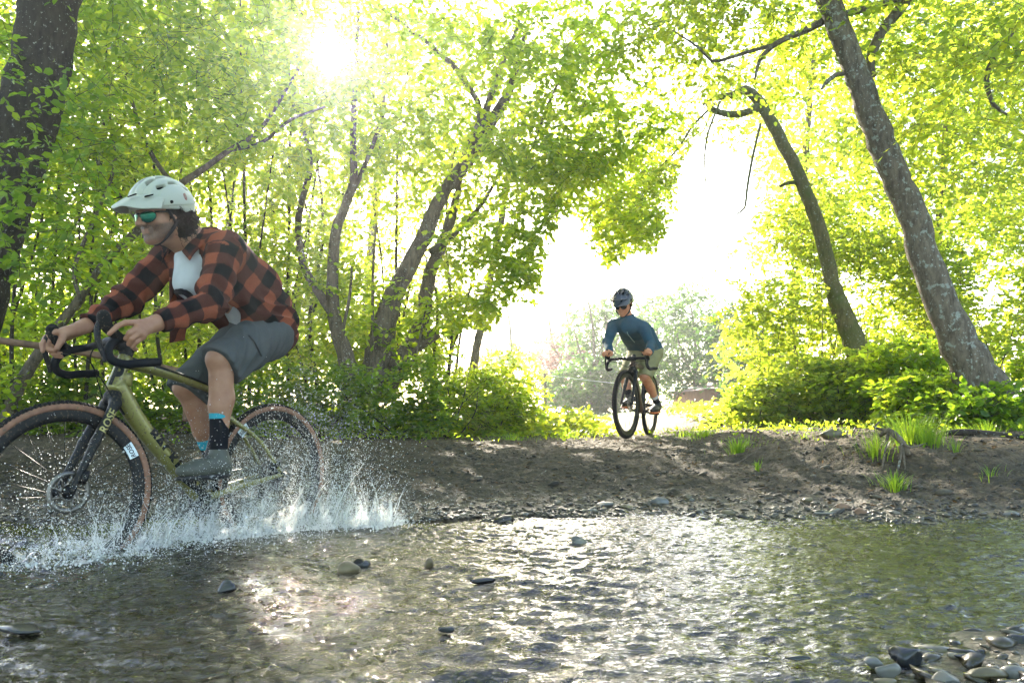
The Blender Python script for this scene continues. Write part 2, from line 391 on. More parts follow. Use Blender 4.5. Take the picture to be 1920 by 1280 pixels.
def sprays(MBo, P, rng, L=.32, nl=9, leaf=.07, asp=.65, flat=.5, droop=.25, twig=True, prune=None):
    """leafy twigs: P twig roots; leaves alternate along each"""
    n = len(P)
    if n == 0: return
    az = rng.uniform(0, 2*PI, n); el = rng.normal(-droop, .35, n)
    D = np.stack([np.cos(az)*np.cos(el), np.sin(az)*np.cos(el), np.sin(el)], 1)
    Ls = L*rng.uniform(.6, 1.3, n)
    up = unit(np.array([0, 0, 1.0])+rng.normal(size=(n, 3))*flat*.6)
    side = unit(np.cross(up, D)); up = np.cross(D, side)
    ts = (np.arange(nl)+.6)/nl
    C = P[:, None]+D[:, None]*(Ls[:, None]*ts[None])[..., None]
    C[..., 2] -= (Ls[:, None]*ts[None]**2)*.25
    sg = np.where(np.arange(nl) % 2 == 0, 1, -1)[None, :, None]
    ang = rng.uniform(.5, 1.1, (n, nl))[..., None]
    ang[:, -1] = .1
    A = D[:, None]*np.cos(ang)+side[:, None]*sg*np.sin(ang)+rng.normal(size=(n, nl, 3))*.22
    A[..., 2] -= .22
    N = up[:, None]+rng.normal(size=(n, nl, 3))*flat
    A = unit(A.reshape(-1, 3)); N = N.reshape(-1, 3); N = unit(N-A*(N*A).sum(1, keepdims=True))
    Cf = C.reshape(-1, 3)+rng.normal(size=(n*nl, 3))*.01
    S = leaf*rng.uniform(.55, 1.25, n*nl)
    k = keep(Cf)
    if prune is not None: k &= prune(Cf)
    V, Q = leaf_tris(Cf[k], A[k], N[k], S[k], asp)
    MBo.add(V, [Q], 0)
    if twig:
        kk = keep(P)
        if prune is not None: kk &= prune(P)
        P0 = P[kk]-D[kk]*.05; P1 = (P+D*Ls[:, None])[kk]; P1[:, 2] -= Ls[kk]*.25; Pm = (P+D*Ls[:, None]*.5)[kk]; Pm[:, 2] -= Ls[kk]*.06; s = side[kk]; u = up[kk]
        r = .0017
        off = [s*r, (-s*.5+u*.87)*r, (-s*.5-u*.87)*r]
        V = np.stack([P0+off[0]*1.6, P0+off[1]*1.6, P0+off[2]*1.6, Pm+off[0], Pm+off[1], Pm+off[2], P1], 1).reshape(-1, 3)
        o = np.arange(len(P0))[:, None]*7
        Q = np.concatenate([o+np.array([[0, 1, 4, 3]]), o+np.array([[1, 2, 5, 4]]), o+np.array([[2, 0, 3, 5]])])
        T = np.concatenate([o+np.array([[3, 4, 6]]), o+np.array([[4, 5, 6]]), o+np.array([[5, 3, 6]])])
        MBo.add(V, [Q, T], 1)

def blob_points(rng, c, r, n, clump=.5, seed=0, layer=0.0):
    """points in an ellipsoid, clumped by noise; layer>0 flattens them into storeys"""
    out = []; k = 0
    while k < n:
        q = rng.uniform(-1, 1, (n*3, 3)); q = q[(q**2).sum(1) < 1]
        p = np.asarray(c)+q*np.asarray(r)
        w = noise3(p*[1, 1, 1+1.5*layer], 77+seed, 12, 1.3)
        p = p[w+rng.uniform(-.7, .7, len(p)) > clump-.5]
        out.append(p); k += len(p)
        if len(out) > 12: break
    return np.concatenate(out)[:n]

def gapfn(P):
    """the opening of sky between the crowns (in directions from the ford, for trees inside 24 m)"""
    px, py = proj(P)
    n = noise3(np.stack([px, py], 1), 5, 12, 1/55.)*28
    x0 = np.interp(py, [380, 430, 500, 560, 640, 700], [1110, 1040, 1030, 960, 850, 800])
    x1 = np.interp(py, [240, 300, 380, 430, 480, 540, 600, 660, 720], [1330, 1400, 1420, 1390, 1300, 1300, 1330, 1350, 1330])
    top = np.interp(px, [800, 900, 1000, 1050, 1100, 1160, 1220, 1250, 1280, 1330, 1400], [640, 600, 560, 420, 440, 500, 500, 400, 300, 260, 230])
    inside = (px > x0+n) & (px < x1+n) & (py > top+n) & (py < 735)
    lite = inside & (py > 300)
    return ~inside, lite

def tree(name, label, stems, blobs, bark, leaf, base, seed, group=None, leafsize=.07, nl=9, L=.32, extra_label=None, prune=True, seg=14, flat=.5, cat='tree', asp=.65):
    """stems: list of (pixel polyline [(px,py)], depths, widths px); blobs: (px,py,Y,rx,ry,rz,n)"""
    rng = np.random.default_rng(seed)
    root = empty(name, base); b0 = np.asarray(base, float)
    tag(root, label, cat, group)
    for i, st in enumerate(stems):
        pts, Y, wd = st[:3]
        Ys = np.broadcast_to(np.asarray(Y, float), (len(pts),))
        P = np.array([W(p[0], p[1], y) for p, y in zip(pts, Ys)]); R = np.array([w_*y/FPX/2 for w_, y in zip(wd, Ys)])
        P, R = catmull(P, R, .10)
        P = P+rng.normal(size=P.shape)*(R[:, None]*.05)
        V, F = tube(P-b0, R, seg if R.max() > .04 else 8, rough=.05, rng=rng)
        MB().add(V, F).build('trunk' if i == 0 else ('stem' if len(st) > 3 else 'branch'), bark, root)
    mb = MB()
    for j, bl in enumerate(blobs):
        px, py, Y, rx, ry, rz, n = bl[:7]
        c = W(px, py, Y); P = blob_points(rng, c, (rx, ry, rz), n, seed=seed+j, layer=.8)
        if prune:
            k, l = gapfn(P); P = P[k]
        P = P[P[:, 2] > .3]
        sprays(mb, P-b0*0, rng, L=L, nl=nl, leaf=leafsize, flat=flat, asp=asp, prune=(lambda q: gapfn(q)[0]) if prune else None)
    if mb.n:
        mb.V = [v-b0 for v in mb.V]
        mb.build('crown', [leaf, M['twig']], root, smooth=False)
    return root
# ------------------------------------------------------------------ trees
SUNGAPS += [((-.86, 2.52, .1), .10), ((-.80, 3.05, .1), .08), ((-1.0, 2.9, .1), .07), ((-.65, 2.38, .1), .10), ((-.55, 1.86, .1), .09), ((-.41, 1.95, .1), .07), ((-.40, 2.25, .1), .075), ((-.62, 2.15, .1), .06), ((-.5, 1.9, .1), .04), ((-.85, 2.6, .1), .04), ((-.2, 7.2, .35), .16), ((.05, 6.9, .35), .10), ((-.7, 7.3, .35), .12), ((-1.1, 6.9, .33), .08), ((1.55, 6.6, .35), .24), ((2.3, 6.9, .4), .16), ((1.9, 7.3, .4), .2), ((-1.2, 3.4, 1.3), .10), ((-1.7, 3.0, .5), .16), ((2.0, 8.6, .5), .5), ((-1.15, 3.9, .3), .12),
            ((0, 0, CZ), .24), ((-.80, 3.85, .3), .13), ((-1.3, 3.55, .25), .10), ((1.0, 6.9, .35), .13), ((-.9, 7.45, .36), .14), ((.45, 7.3, .36), .15), ((2.9, 7.0, .42), .18), ((-.45, 6.2, .28), .08), ((1.3, 5.6, .25), .09), ((.8, 7.2, .35), .22), ((-.2, 6.5, .3), .12), ((-1.6, 7.2, .35), .10), ((.6, 6.2, .3), .10), ((1.2, 7.6, .38), .2), ((2.6, 6.3, .4), .14), ((-.45, 7.5, .35), .10)]
BL, BD, BLI, BM = M['bark'], M['bark_dark'], M['bark_lichen'], M['bark_moss']
def gz(x, y): return float(ground_z(np.array([x]), np.array([y]))[0])
def gpt(px, Y):
    p = W(px, 777, Y); return np.array([p[0], Y, gz(p[0], Y)])

# big dark trunk at the left edge
tree('broadleaf_tree', 'thick dark trunk leaning right at the far left edge, half covered in small leaves',
     [([(-150, 830), (-100, 740), (-70, 600), (-30, 450), (15, 330), (62, 180), (97, 0), (120, -200)], 5.6, [150, 135, 122, 118, 112, 108, 102, 95])],
     [(60, -150, 5.6, 1.6, 1.4, .9, 330), (10, 130, 5.2, .8, .5, .6, 50), (30, 330, 5.1, .7, .4, .5, 70), (20, 480, 5.2, .6, .4, .5, 50), (200, 60, 6.2, 1.0, .9, .6, 130)],
     BD, M['leaf_dark'], gpt(-130, 5.6), 11, group='trees over the ford', leafsize=.062)
# bent dark stem behind the near rider
tree('leaning_tree', 'thin dark tree leaning right behind the helmeted near rider',
     [([(10, 790), (40, 715), (90, 640), (150, 560), (200, 490), (262, 428), (330, 352), (380, 318), (430, 282), (490, 240), (560, 130)], 7.2, [25, 23, 21, 19, 18, 16, 14, 12, 10, 8, 5]),
      ([(330, 352), (290, 300), (262, 240), (248, 190)], 7.2, [9, 9, 8, 6]),
      ([(430, 282), (490, 268), (545, 225), (610, 200)], 7.2, [8, 7, 6, 4]),
      ([(262, 428), (180, 300), (140, 255), (60, 250)], 7.1, [8, 6, 5, 3]),
      ([(150, 560), (140, 500), (190, 380), (215, 300), (200, 180)], 6.9, [8, 8, 7, 6, 4])],
     [(300, 180, 7.2, 1.6, 1.2, .8, 420), (480, 60, 7.6, 1.5, 1.2, .8, 380), (130, 300, 6.8, .8, .8, .6, 160), (180, 470, 7.0, .8, .7, .5, 150)],
     BL, M['leaf'], gpt(10, 7.2), 12, group='trees over the ford')
# forked stem left of centre
tree('forked_tree', 'forked slender tree standing just left of the thick leaning trunk',
     [([(672, 740), (655, 690), (628, 600), (623, 518), (630, 431), (650, 380), (663, 330), (662, 250), (668, 130), (672, 20)], 9.0, [40, 34, 26, 22, 19, 17, 15, 12, 9, 6]),
      ([(622, 585), (604, 558), (569, 497), (560, 409), (582, 304), (560, 215), (540, 120)], 9.0, [18, 17, 15, 13, 10, 8, 5]),
      ([(642, 400), (680, 320), (712, 235), (722, 180)], 9.0, [10, 9, 8, 5]),
      ([(646, 700), (640, 640), (655, 560), (660, 500)], 8.9, [7, 6, 6, 4])],
     [(560, 250, 9, 1.3, 1.3, .9, 260), (700, 140, 9, 1.3, 1.2, .9, 230), (560, 480, 9.3, .9, 1.0, .7, 200), (420, 330, 9.2, 1.2, 1.1, .9, 240), (640, 560, 9.6, .8, .9, .5, 120)],
     BL, M['leaf'], gpt(672, 9.0), 13, group='trees over the ford')
# the thick leaning trunk in the middle
tree('lime_tree', 'thick many-stemmed leaning tree in the middle with a sawn-off stub low on its right',
     [([(706, 740), (709, 694), (717, 632), (735, 562), (757, 519), (792, 452), (812, 400), (832, 360), (850, 335), (868, 309), (886, 262), (910, 211), (928, 158), (942, 119), (963, 70), (980, 20)], 9.3, [78, 64, 48, 38, 33, 31, 29, 26, 23, 20, 18, 16, 14, 12, 8, 5]),
      ([(900, 225), (895, 190), (875, 158), (852, 125), (826, 102), (800, 78), (773, 60), (735, 30), (689, -5)], 9.3, [12, 12, 11, 11, 10, 9, 8, 7, 6]),
      ([(840, 350), (870, 310), (892, 278), (917, 235), (949, 183), (968, 134), (985, 60)], 9.6, [26, 26, 27, 26, 20, 14, 8]),
      ([(730, 720), (760, 660), (790, 606), (800, 545), (809, 501), (822, 475), (840, 427), (856, 370), (865, 320)], 9.8, [34, 30, 28, 26, 25, 24, 20, 14, 8]),
      ([(740, 690), (765, 655), (785, 645), (805, 633), (820, 624)], 9.2, [30, 30, 28, 24, 22], 'stub'),
      ([(805, 475), (825, 462), (845, 445), (875, 414), (900, 388), (930, 340)], 9.4, [16, 15, 13, 11, 9, 5]),
      ([(690, 735), (697, 640), (700, 500), (705, 420)], 9.1, [7, 6, 5, 3]), ([(722, 735), (760, 700), (782, 655), (800, 570)], 9.0, [9, 7, 5, 3]),
      ([(1085, 60), (1060, 130), (1030, 190), (1005, 260), (985, 300)], 8.8, [4, 5, 5, 4, 3])],
     [(880, 110, 9, 1.7, 1.4, .9, 300), (1080, 100, 8.6, 1.3, 1.2, .8, 330), (1130, 250, 8.4, .8, .9, .55, 200), (960, 330, 8.8, 1.0, 1.0, .6, 190), (800, 250, 9.3, 1.3, 1.2, .8, 190), (1010, 200, 8.2, 1.2, 1.1, .7, 160),
      (900, 460, 9.2, .6, .7, .45, 130), (990, 400, 8.2, .4, .5, .35, 80), (960, 560, 8.6, .45, .5, .25, 42), (760, 590, 9.2, .7, .7, .4, 90), (1000, 470, 8.4, .35, .4, .35, 46), (1180, 420, 8.6, .5, .5, .4, 110), (1110, 370, 10.5, .75, .7, .5, 120), (1200, 340, 11, .7, .7, .5, 110), (1040, 330, 10.5, .7, .7, .5, 130), (980, 500, 9.0, .35, .4, .5, 60), (870, 600, 9.2, .5, .5, .3, 70)],
     BL, M['leaf'], gpt(706, 9.3), 14, group='trees over the ford', leafsize=.078)
# pale hazy trunk behind
tree('pale_tree', 'thin pale straight trunk leaning right just left of the sky gap',
     [([(884, 720), (892, 660), (905, 600), (915, 540), (930, 460), (943, 395), (955, 300), (965, 180)], 14.5, [17, 16, 15, 15, 14, 13, 11, 8])],
     [(980, 150, 14, 2.6, 2.0, 1.3, 420), (1150, 300, 14.5, 1.4, 1.4, 1.3, 320), (900, 330, 14.5, 1.4, 1.4, 1.0, 220), (1150, 440, 14, .8, .9, .9, 170)],
     BL, M['leaf_light'], gpt(884, 14.5), 15, group='trees over the ford', leafsize=.085)
# right big leaning trunk
tree('beech_tree', 'lichen-spotted grey trunk leaning left across the right side',
     [([(1890, 800), (1856, 745), (1826, 695), (1772, 590), (1732, 475), (1710, 400), (1672, 315), (1640, 232), (1602, 128), (1552, 0), (1500, -160)], 7.0, [112, 92, 79, 62, 55, 53, 52, 50, 46, 43, 38]),
      ([(1560, 25), (1540, 42), (1500, 62), (1455, 82), (1425, 112), (1415, 150)], 7.1, [16, 15, 13, 11, 8, 4]),
      ([(1570, 30), (1620, 18), (1680, 0), (1760, -20)], 7.1, [15, 14, 13, 12]),
      ([(1455, 84), (1412, 95), (1370, 108), (1335, 115), (1310, 90), (1262, 58)], 7.2, [9, 8, 7, 6, 5, 3]),
      ([(1636, 145), (1632, 110), (1645, 75), (1672, 35), (1710, -10)], 7.2, [14, 17, 20, 21, 22]),
      ([(1590, 138), (1570, 140), (1552, 152), (1540, 168)], 7.0, [9, 9, 8, 4]),
      ([(1900, 60), (1862, 110), (1850, 150), (1862, 195), (1888, 215)], 6.4, [8, 9, 10, 8, 4])],
     [(1500, -60, 7.2, 1.6, 1.4, .7, 430), (1800, -20, 6.8, 1.2, 1.2, .7, 330), (1850, 130, 6.2, .7, .8, .6, 180), (1330, 60, 7.6, 1.0, 1.0, .5, 250), (1760, 260, 7.8, 1.0, 1.0, .7, 280), (1440, 110, 8.0, .8, .8, .3, 70), (1700, 90, 8.2, 1.4, 1.0, .7, 300)],
     BLI, M['leaf_light'], gpt(1880, 7.0), 16, group='trees over the ford', leafsize=.066)
# right mid leaning trunk, forked top
tree('bent_tree', 'mossy trunk behind the right shrubs, its bare top bent over to the left',
     [([(1625, 740), (1612, 680), (1597, 630), (1582, 590), (1567, 555)], 10.0, [48, 44, 40, 38, 35]),
      ([(1567, 558), (1545, 460), (1520, 380), (1495, 322), (1470, 272), (1440, 218), (1418, 185), (1398, 168), (1370, 180), (1335, 184), (1318, 196)], 10.0, [29, 27, 26, 25, 24, 22, 20, 17, 13, 10, 6]),
      ([(1424, 200), (1395, 212), (1370, 214), (1340, 207), (1320, 190)], 10.0, [16, 14, 13, 11, 5]),
      ([(1500, 345), (1480, 342), (1462, 350)], 10.0, [9, 8, 6]),
      ([(1426, 232), (1410, 300), (1402, 345), (1396, 390), (1380, 402), (1372, 420)], 9.8, [5, 5, 5, 4, 3, 2]),
      ([(1340, 195), (1300, 235), (1270, 280), (1230, 320)], 9.9, [5, 4, 4, 2]),
      ([(1350, 190), (1325, 260), (1322, 330), (1330, 372)], 9.9, [4, 4, 3, 2])],
     [(1330, 190, 10.8, 1.1, .8, .5, 90), (1500, 160, 11, 1.6, 1.0, .8, 260), (1250, 290, 10.4, .6, .8, .6, 150), (1560, 380, 10.6, .9, .9, .8, 170), (1200, 400, 11, .7, .8, .6, 200), (1400, 250, 11.3, .8, .5, .5, 40)],
     BM, M['leaf_light'], gpt(1625, 10.0), 17, group='trees over the ford', leafsize=.062)

# saplings: thin upright stems with leafy storeys, behind the left bank
rs = np.random.default_rng(5)
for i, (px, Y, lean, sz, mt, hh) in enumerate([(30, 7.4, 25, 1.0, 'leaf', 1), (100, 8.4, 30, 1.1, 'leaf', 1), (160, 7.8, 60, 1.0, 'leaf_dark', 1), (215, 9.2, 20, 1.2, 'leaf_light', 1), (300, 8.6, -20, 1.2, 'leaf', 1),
                                         (380, 9.6, 30, 1.3, 'leaf_light', 1), (470, 8.9, -15, 1.2, 'leaf', 1), (540, 10.4, 20, 1.4, 'leaf_light', 1), (-60, 8.0, 25, 1.1, 'leaf', 1), (600, 11, -30, 1.4, 'leaf_light', 1), (830, 11.5, 25, 1.3, 'leaf_light', .62), (740, 11.8, 10, 1.5, 'leaf_light', .8)]):
    ys = np.array([760, 600, 440, 280, 120, -40])*1.0
    ys = 760-(760-ys)*hh
    xs = px+lean*np.linspace(0, 1, 6)+rs.normal(size=6)*9
    blobs = [(xs[k]+rs.uniform(-25, 25), ys[k]+30, Y+rs.uniform(-.4, .6), .75*sz, .75, .5, int((75 if k else 60)*sz*(1 if mt != 'leaf_light' else 1.15))) for k in range(1, 6)]
    st = [(list(zip(xs, ys)), Y, [8, 7, 6, 5, 4, 2])]
    st.append(([(xs[1], ys[1]), (xs[2]+28, ys[2]+20), (xs[3]+55, ys[3]+10)], Y, [5, 4, 3]))
    st.append(([(xs[0]-14, ys[0]), (xs[1]-30, ys[1]), (xs[2]-26, ys[2]), (xs[3]-45, ys[3])], Y+.1, [6, 5, 4, 3]))
    where = ['at the left edge behind the front wheel', 'with two slim stems behind the handlebar', 'with dark leaves behind the near rider gripping hand', 'with bright leaves behind the visor of the white helmet', 'behind the white helmet',
             'behind the plaid shirt shoulder', 'behind the plaid shirt back', 'behind the rear wheel of the near bicycle', 'beyond the left edge trunk', 'left of the forked tree, brightly lit', 'short and bright right of the thick leaning tree', 'bright behind the thick leaning tree'][i]
    tree('sapling', 'slender leafy sapling '+where, st, blobs, BD, M[mt], gpt(px, Y), 100+i, group='saplings behind the left bank', leafsize=.066, cat='sapling', seg=8)

# backdrop trees beyond, larger leaves, brighter
for i, (px, py, Y, rx, rz, n, lab) in enumerate([(-150, 350, 15, 2.6, 3.4, 900, 'beyond the left edge trunk'), (180, 330, 16, 2.4, 3.6, 1000, 'beyond the handlebar of the near bicycle'), (430, 300, 17, 2.5, 3.8, 1000, 'beyond the plaid rider'),
                                                 (700, 300, 18, 2.6, 3.8, 900, 'beyond the thick leaning tree'), (1500, 330, 16, 1.9, 2.3, 520, 'beyond the bent mossy trunk'), (1760, 280, 15, 2.6, 3.0, 1000, 'beyond the lichen-spotted trunk'), (2010, 300, 14, 2.2, 3.2, 700, 'at the right edge of the wood')]):
    tree('woodland_tree', 'tall bright-leaved woodland tree standing '+lab,
         [([(px-20, 770), (px-10, 550), (px+10, 300), (px+30, 40)], Y, [22, 18, 14, 6])],
         [(px, py, Y, rx, 2.2, rz, int(n*1.1)), (px+60, py-260, Y+.5, rx*.9, 1.6, rz*.45, int(n*.35)), (px-30, 640, Y-.5, rx, 1.4, .9, int(n*.30))],
         BL, M['leaf_light'], gpt(px, Y), 200+i, group='bright trees deeper in the wood', leafsize=.125, L=.5, seg=8)

for i, (px, Y, rx, rz, n, lab) in enumerate([(-60, 11, 1.3, 1.3, 420, 'beyond the left edge trunk foot'), (110, 12, 1.5, 1.3, 460, 'seen between the handlebar and the left edge'), (300, 12.5, 1.5, 1.4, 460, 'seen through the near bicycle frame and rider arms'), (480, 12, 1.5, 1.3, 460, 'seen behind the plaid shirt'), (640, 12.5, 1.4, 1.2, 420, 'seen between the forked and the thick leaning trees'), (790, 13, 1.3, 1.1, 380, 'seen right of the thick leaning trunk')]):
    tree('thicket', 'bright green thicket of saplings '+lab, [([(px, 770), (px+15, 640), (px+5, 520)], Y, [7, 6, 3]), ([(px+60, 770), (px+70, 650), (px+90, 540)], Y+.3, [6, 5, 3]), ([(px-50, 770), (px-60, 650), (px-45, 540)], Y-.3, [6, 5, 3])],
         [(px, 620, Y, rx, 1.1, rz, n)], BD, M['leaf_light' if i % 2 else 'leaf'], gpt(px, Y), 250+i, group='thickets behind the left bank', leafsize=.09, L=.4, seg=6, cat='thicket')
# unseen leaf crowns added overhead and behind, to shade the ford and block sky
for i, (x, y, z, r, n) in enumerate([(-2.6, 5.4, 5.4, 2.0, 240), (-3.4, 11, 8.8, 2.6, 220), (-2.8, 1.0, 4.6, 2.2, 260), (-.6, -2.6, 5.0, 2.8, 360), (-4.6, -2, 3.6, 2.2, 340), (3.8, -1.6, 3.8, 2.2, 340)]):
    rng = np.random.default_rng(300+i); mb = MB(); base = np.array([x*1.9, y, gz(x*1.9, y)])
    P = blob_points(rng, (x, y, z), (r, r, .7), n, seed=i)
    sprays(mb, P, rng, L=.5, nl=9, leaf=.12, prune=lambda q: (proj(q)[1] < -20))
    mb.V = [v-base for v in mb.V]
    root = tag(empty('shade_crown', base), 'unseen leaf crown added outside the picture to shade the ford', 'tree', 'unseen crowns added for shade')
    mb.build('crown', [M['leaf'], M['twig']], root, smooth=False)

# ------------------------------------------------------------------ shrubs and undergrowth
def shrub(label, px, py, Y, rx, ry, rz, n, mt, seed, name='shrub', leafsize=.06, group=None, nl=8, L=.22, up=True):
    rng = np.random.default_rng(seed); c = W(px, py, Y); base = np.array([c[0], Y, gz(c[0], Y)-.02])
    root = tag(empty(name, base), label, 'shrub', group)
    P = blob_points(rng, (c[0], Y, c[2]), (rx, ry, rz), n, clump=.4, seed=seed)
    gzv = ground_z(P[:, 0], P[:, 1]); P = P[P[:, 2] > gzv+.03]
    mb = MB(); sprays(mb, P, rng, L=L, nl=nl, leaf=leafsize, droop=-.15, flat=.55)
    mb.V = [v-base for v in mb.V]; mb.build('foliage', [M[mt], M['twig']], root, smooth=False)
    ms = MB()
    for k in range(10):
        q = P[rng.integers(len(P))] if len(P) else c
        b_ = np.array([base[0]+rng.uniform(-.5, .5)*rx, Y+rng.uniform(-.4, .4)*ry, 0]); b_[2] = gz(b_[0], b_[1])-.02
        PP, RR = catmull([b_-base, (b_*.5+q*.5)+rng.normal(size=3)*.04-base, q-base], [.008, .006, .003], .08)
        V, F = tube(PP, RR, 5); ms.add(V, F)
    ms.build('stem', M['twig'], root)
    return root
GL, GR = 'shrubs along the left bank', 'shrubs along the right bank'
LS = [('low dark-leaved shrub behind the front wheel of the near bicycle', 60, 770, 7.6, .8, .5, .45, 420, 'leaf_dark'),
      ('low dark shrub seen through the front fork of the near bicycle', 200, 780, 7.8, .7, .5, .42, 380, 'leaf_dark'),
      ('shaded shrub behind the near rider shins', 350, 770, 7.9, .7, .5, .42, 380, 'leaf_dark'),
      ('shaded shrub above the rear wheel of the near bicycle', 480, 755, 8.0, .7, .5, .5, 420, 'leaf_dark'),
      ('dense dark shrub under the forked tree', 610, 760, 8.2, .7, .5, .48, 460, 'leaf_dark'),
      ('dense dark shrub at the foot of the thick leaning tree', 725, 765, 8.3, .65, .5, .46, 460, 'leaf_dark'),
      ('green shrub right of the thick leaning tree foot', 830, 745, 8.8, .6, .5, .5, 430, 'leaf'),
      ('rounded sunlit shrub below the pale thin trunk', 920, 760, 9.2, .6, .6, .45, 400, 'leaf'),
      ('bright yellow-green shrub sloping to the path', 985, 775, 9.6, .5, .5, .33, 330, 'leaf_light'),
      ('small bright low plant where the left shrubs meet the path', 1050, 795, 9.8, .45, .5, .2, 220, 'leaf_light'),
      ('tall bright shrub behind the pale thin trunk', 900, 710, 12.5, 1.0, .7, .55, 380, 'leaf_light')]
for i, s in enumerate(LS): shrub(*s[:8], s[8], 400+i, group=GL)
RS = [('small bright shrub nearest the path on the right', 1350, 790, 8.9, .35, .4, .20, 230, 'leaf_light'),
      ('low bright shrub right of the path edge', 1430, 765, 8.8, .45, .4, .34, 330, 'leaf_light'),
      ('bright leafy shrub left of the mossy trunk', 1510, 735, 9.0, .55, .5, .46, 460, 'leaf_light'),
      ('bright leafy shrub in front of the mossy trunk', 1610, 735, 8.6, .55, .5, .48, 470, 'leaf_light'),
      ('broad-leaved shrub between the two right trunks', 1700, 720, 8.0, .5, .4, .50, 440, 'leaf'),
      ('broad-leaved shrub left of the lichen-spotted trunk foot', 1720, 765, 7.4, .4, .35, .34, 330, 'leaf'),
      ('dark shaded shrub at the foot of the lichen-spotted trunk', 1830, 785, 6.7, .45, .35, .30, 420, 'leaf_dark'),
      ('shaded shrub right of the lichen-spotted trunk', 1905, 720, 7.4, .4, .4, .5, 380, 'leaf'),
      ('broad green shrub just off the right frame edge', 2010, 730, 7.3, .5, .5, .55, 380, 'leaf'),
      ('tall bright bush hanging over the path from the right', 1470, 600, 10.5, .95, .8, .72, 620, 'leaf_light'),
      ('tall bright bush behind the mossy trunk', 1640, 560, 11.2, 1.3, .8, 1.1, 900, 'leaf_light'),
      ('tall bright bush upper right behind the lichen-spotted trunk', 1830, 520, 10, 1.0, .8, 1.1, 760, 'leaf_light'),
      ('drooping bright bush at the top of the right bank', 1560, 440, 10.8, 1.0, .7, .55, 460, 'leaf_light')]
for i, s in enumerate(RS): shrub(*s[:8], s[8], 500+i, group=GR, leafsize=.068)

# ------------------------------------------------------------------ far meadow trees, house, wire
FT = [(1135, 640, 30, 1.7, 2.0, 420, 'leaf_far', 'far hazy tree on the left side of the sky gap behind the far rider'),
      (1230, 640, 34, 2.0, 2.6, 520, 'leaf_far', 'far hazy tree directly behind the far rider back'),
      (1300, 640, 30, 1.6, 2.4, 420, 'leaf_far', 'far slender tree with forked trunk right of the far rider'),
      (1380, 670, 27, 1.4, 2.0, 420, 'leaf_far', 'far round tree above the red roof'),
      (1065, 690, 36, 1.3, 1.9, 360, 'leaf_red', 'far reddish-leaved tree left of the far rider'),
      (1030, 690, 40, 1.5, 1.6, 180, 'leaf_red', 'far dull reddish bush above the left shrubs'),
      (955, 690, 30, 1.4, 1.2, 200, 'leaf_light', 'far rounded bush above the bright left shrubs'),
      (1110, 720, 26, 1.3, 1.0, 380, 'leaf_far', 'far low rounded pale bush left of the far rider wheel'),
      (1430, 690, 24, 1.2, 1.6, 320, 'leaf_far', 'far tree half behind the right shrubs')]
for i, (px, py, Y, rx, rz, n, mt, lab) in enumerate(FT):
    g = gpt(px, Y)
    tree('meadow_tree', lab, [([(px, 765), (px+4, 700), (px+2, 620), (px-8, 560)], Y, [9, 7, 5, 3]), ([(px+3, 715), (px-22, 660), (px-35, 610)], Y, [5, 4, 2]), ([(px+3, 700), (px+20, 650), (px+30, 600)], Y, [4, 3, 2])],
         [(px, py, Y, rx, rx*.8, rz, n)], BL, M[mt], g, 600+i, group='trees across the meadow', leafsize=.17, L=.75, nl=9, prune=False, seg=7)
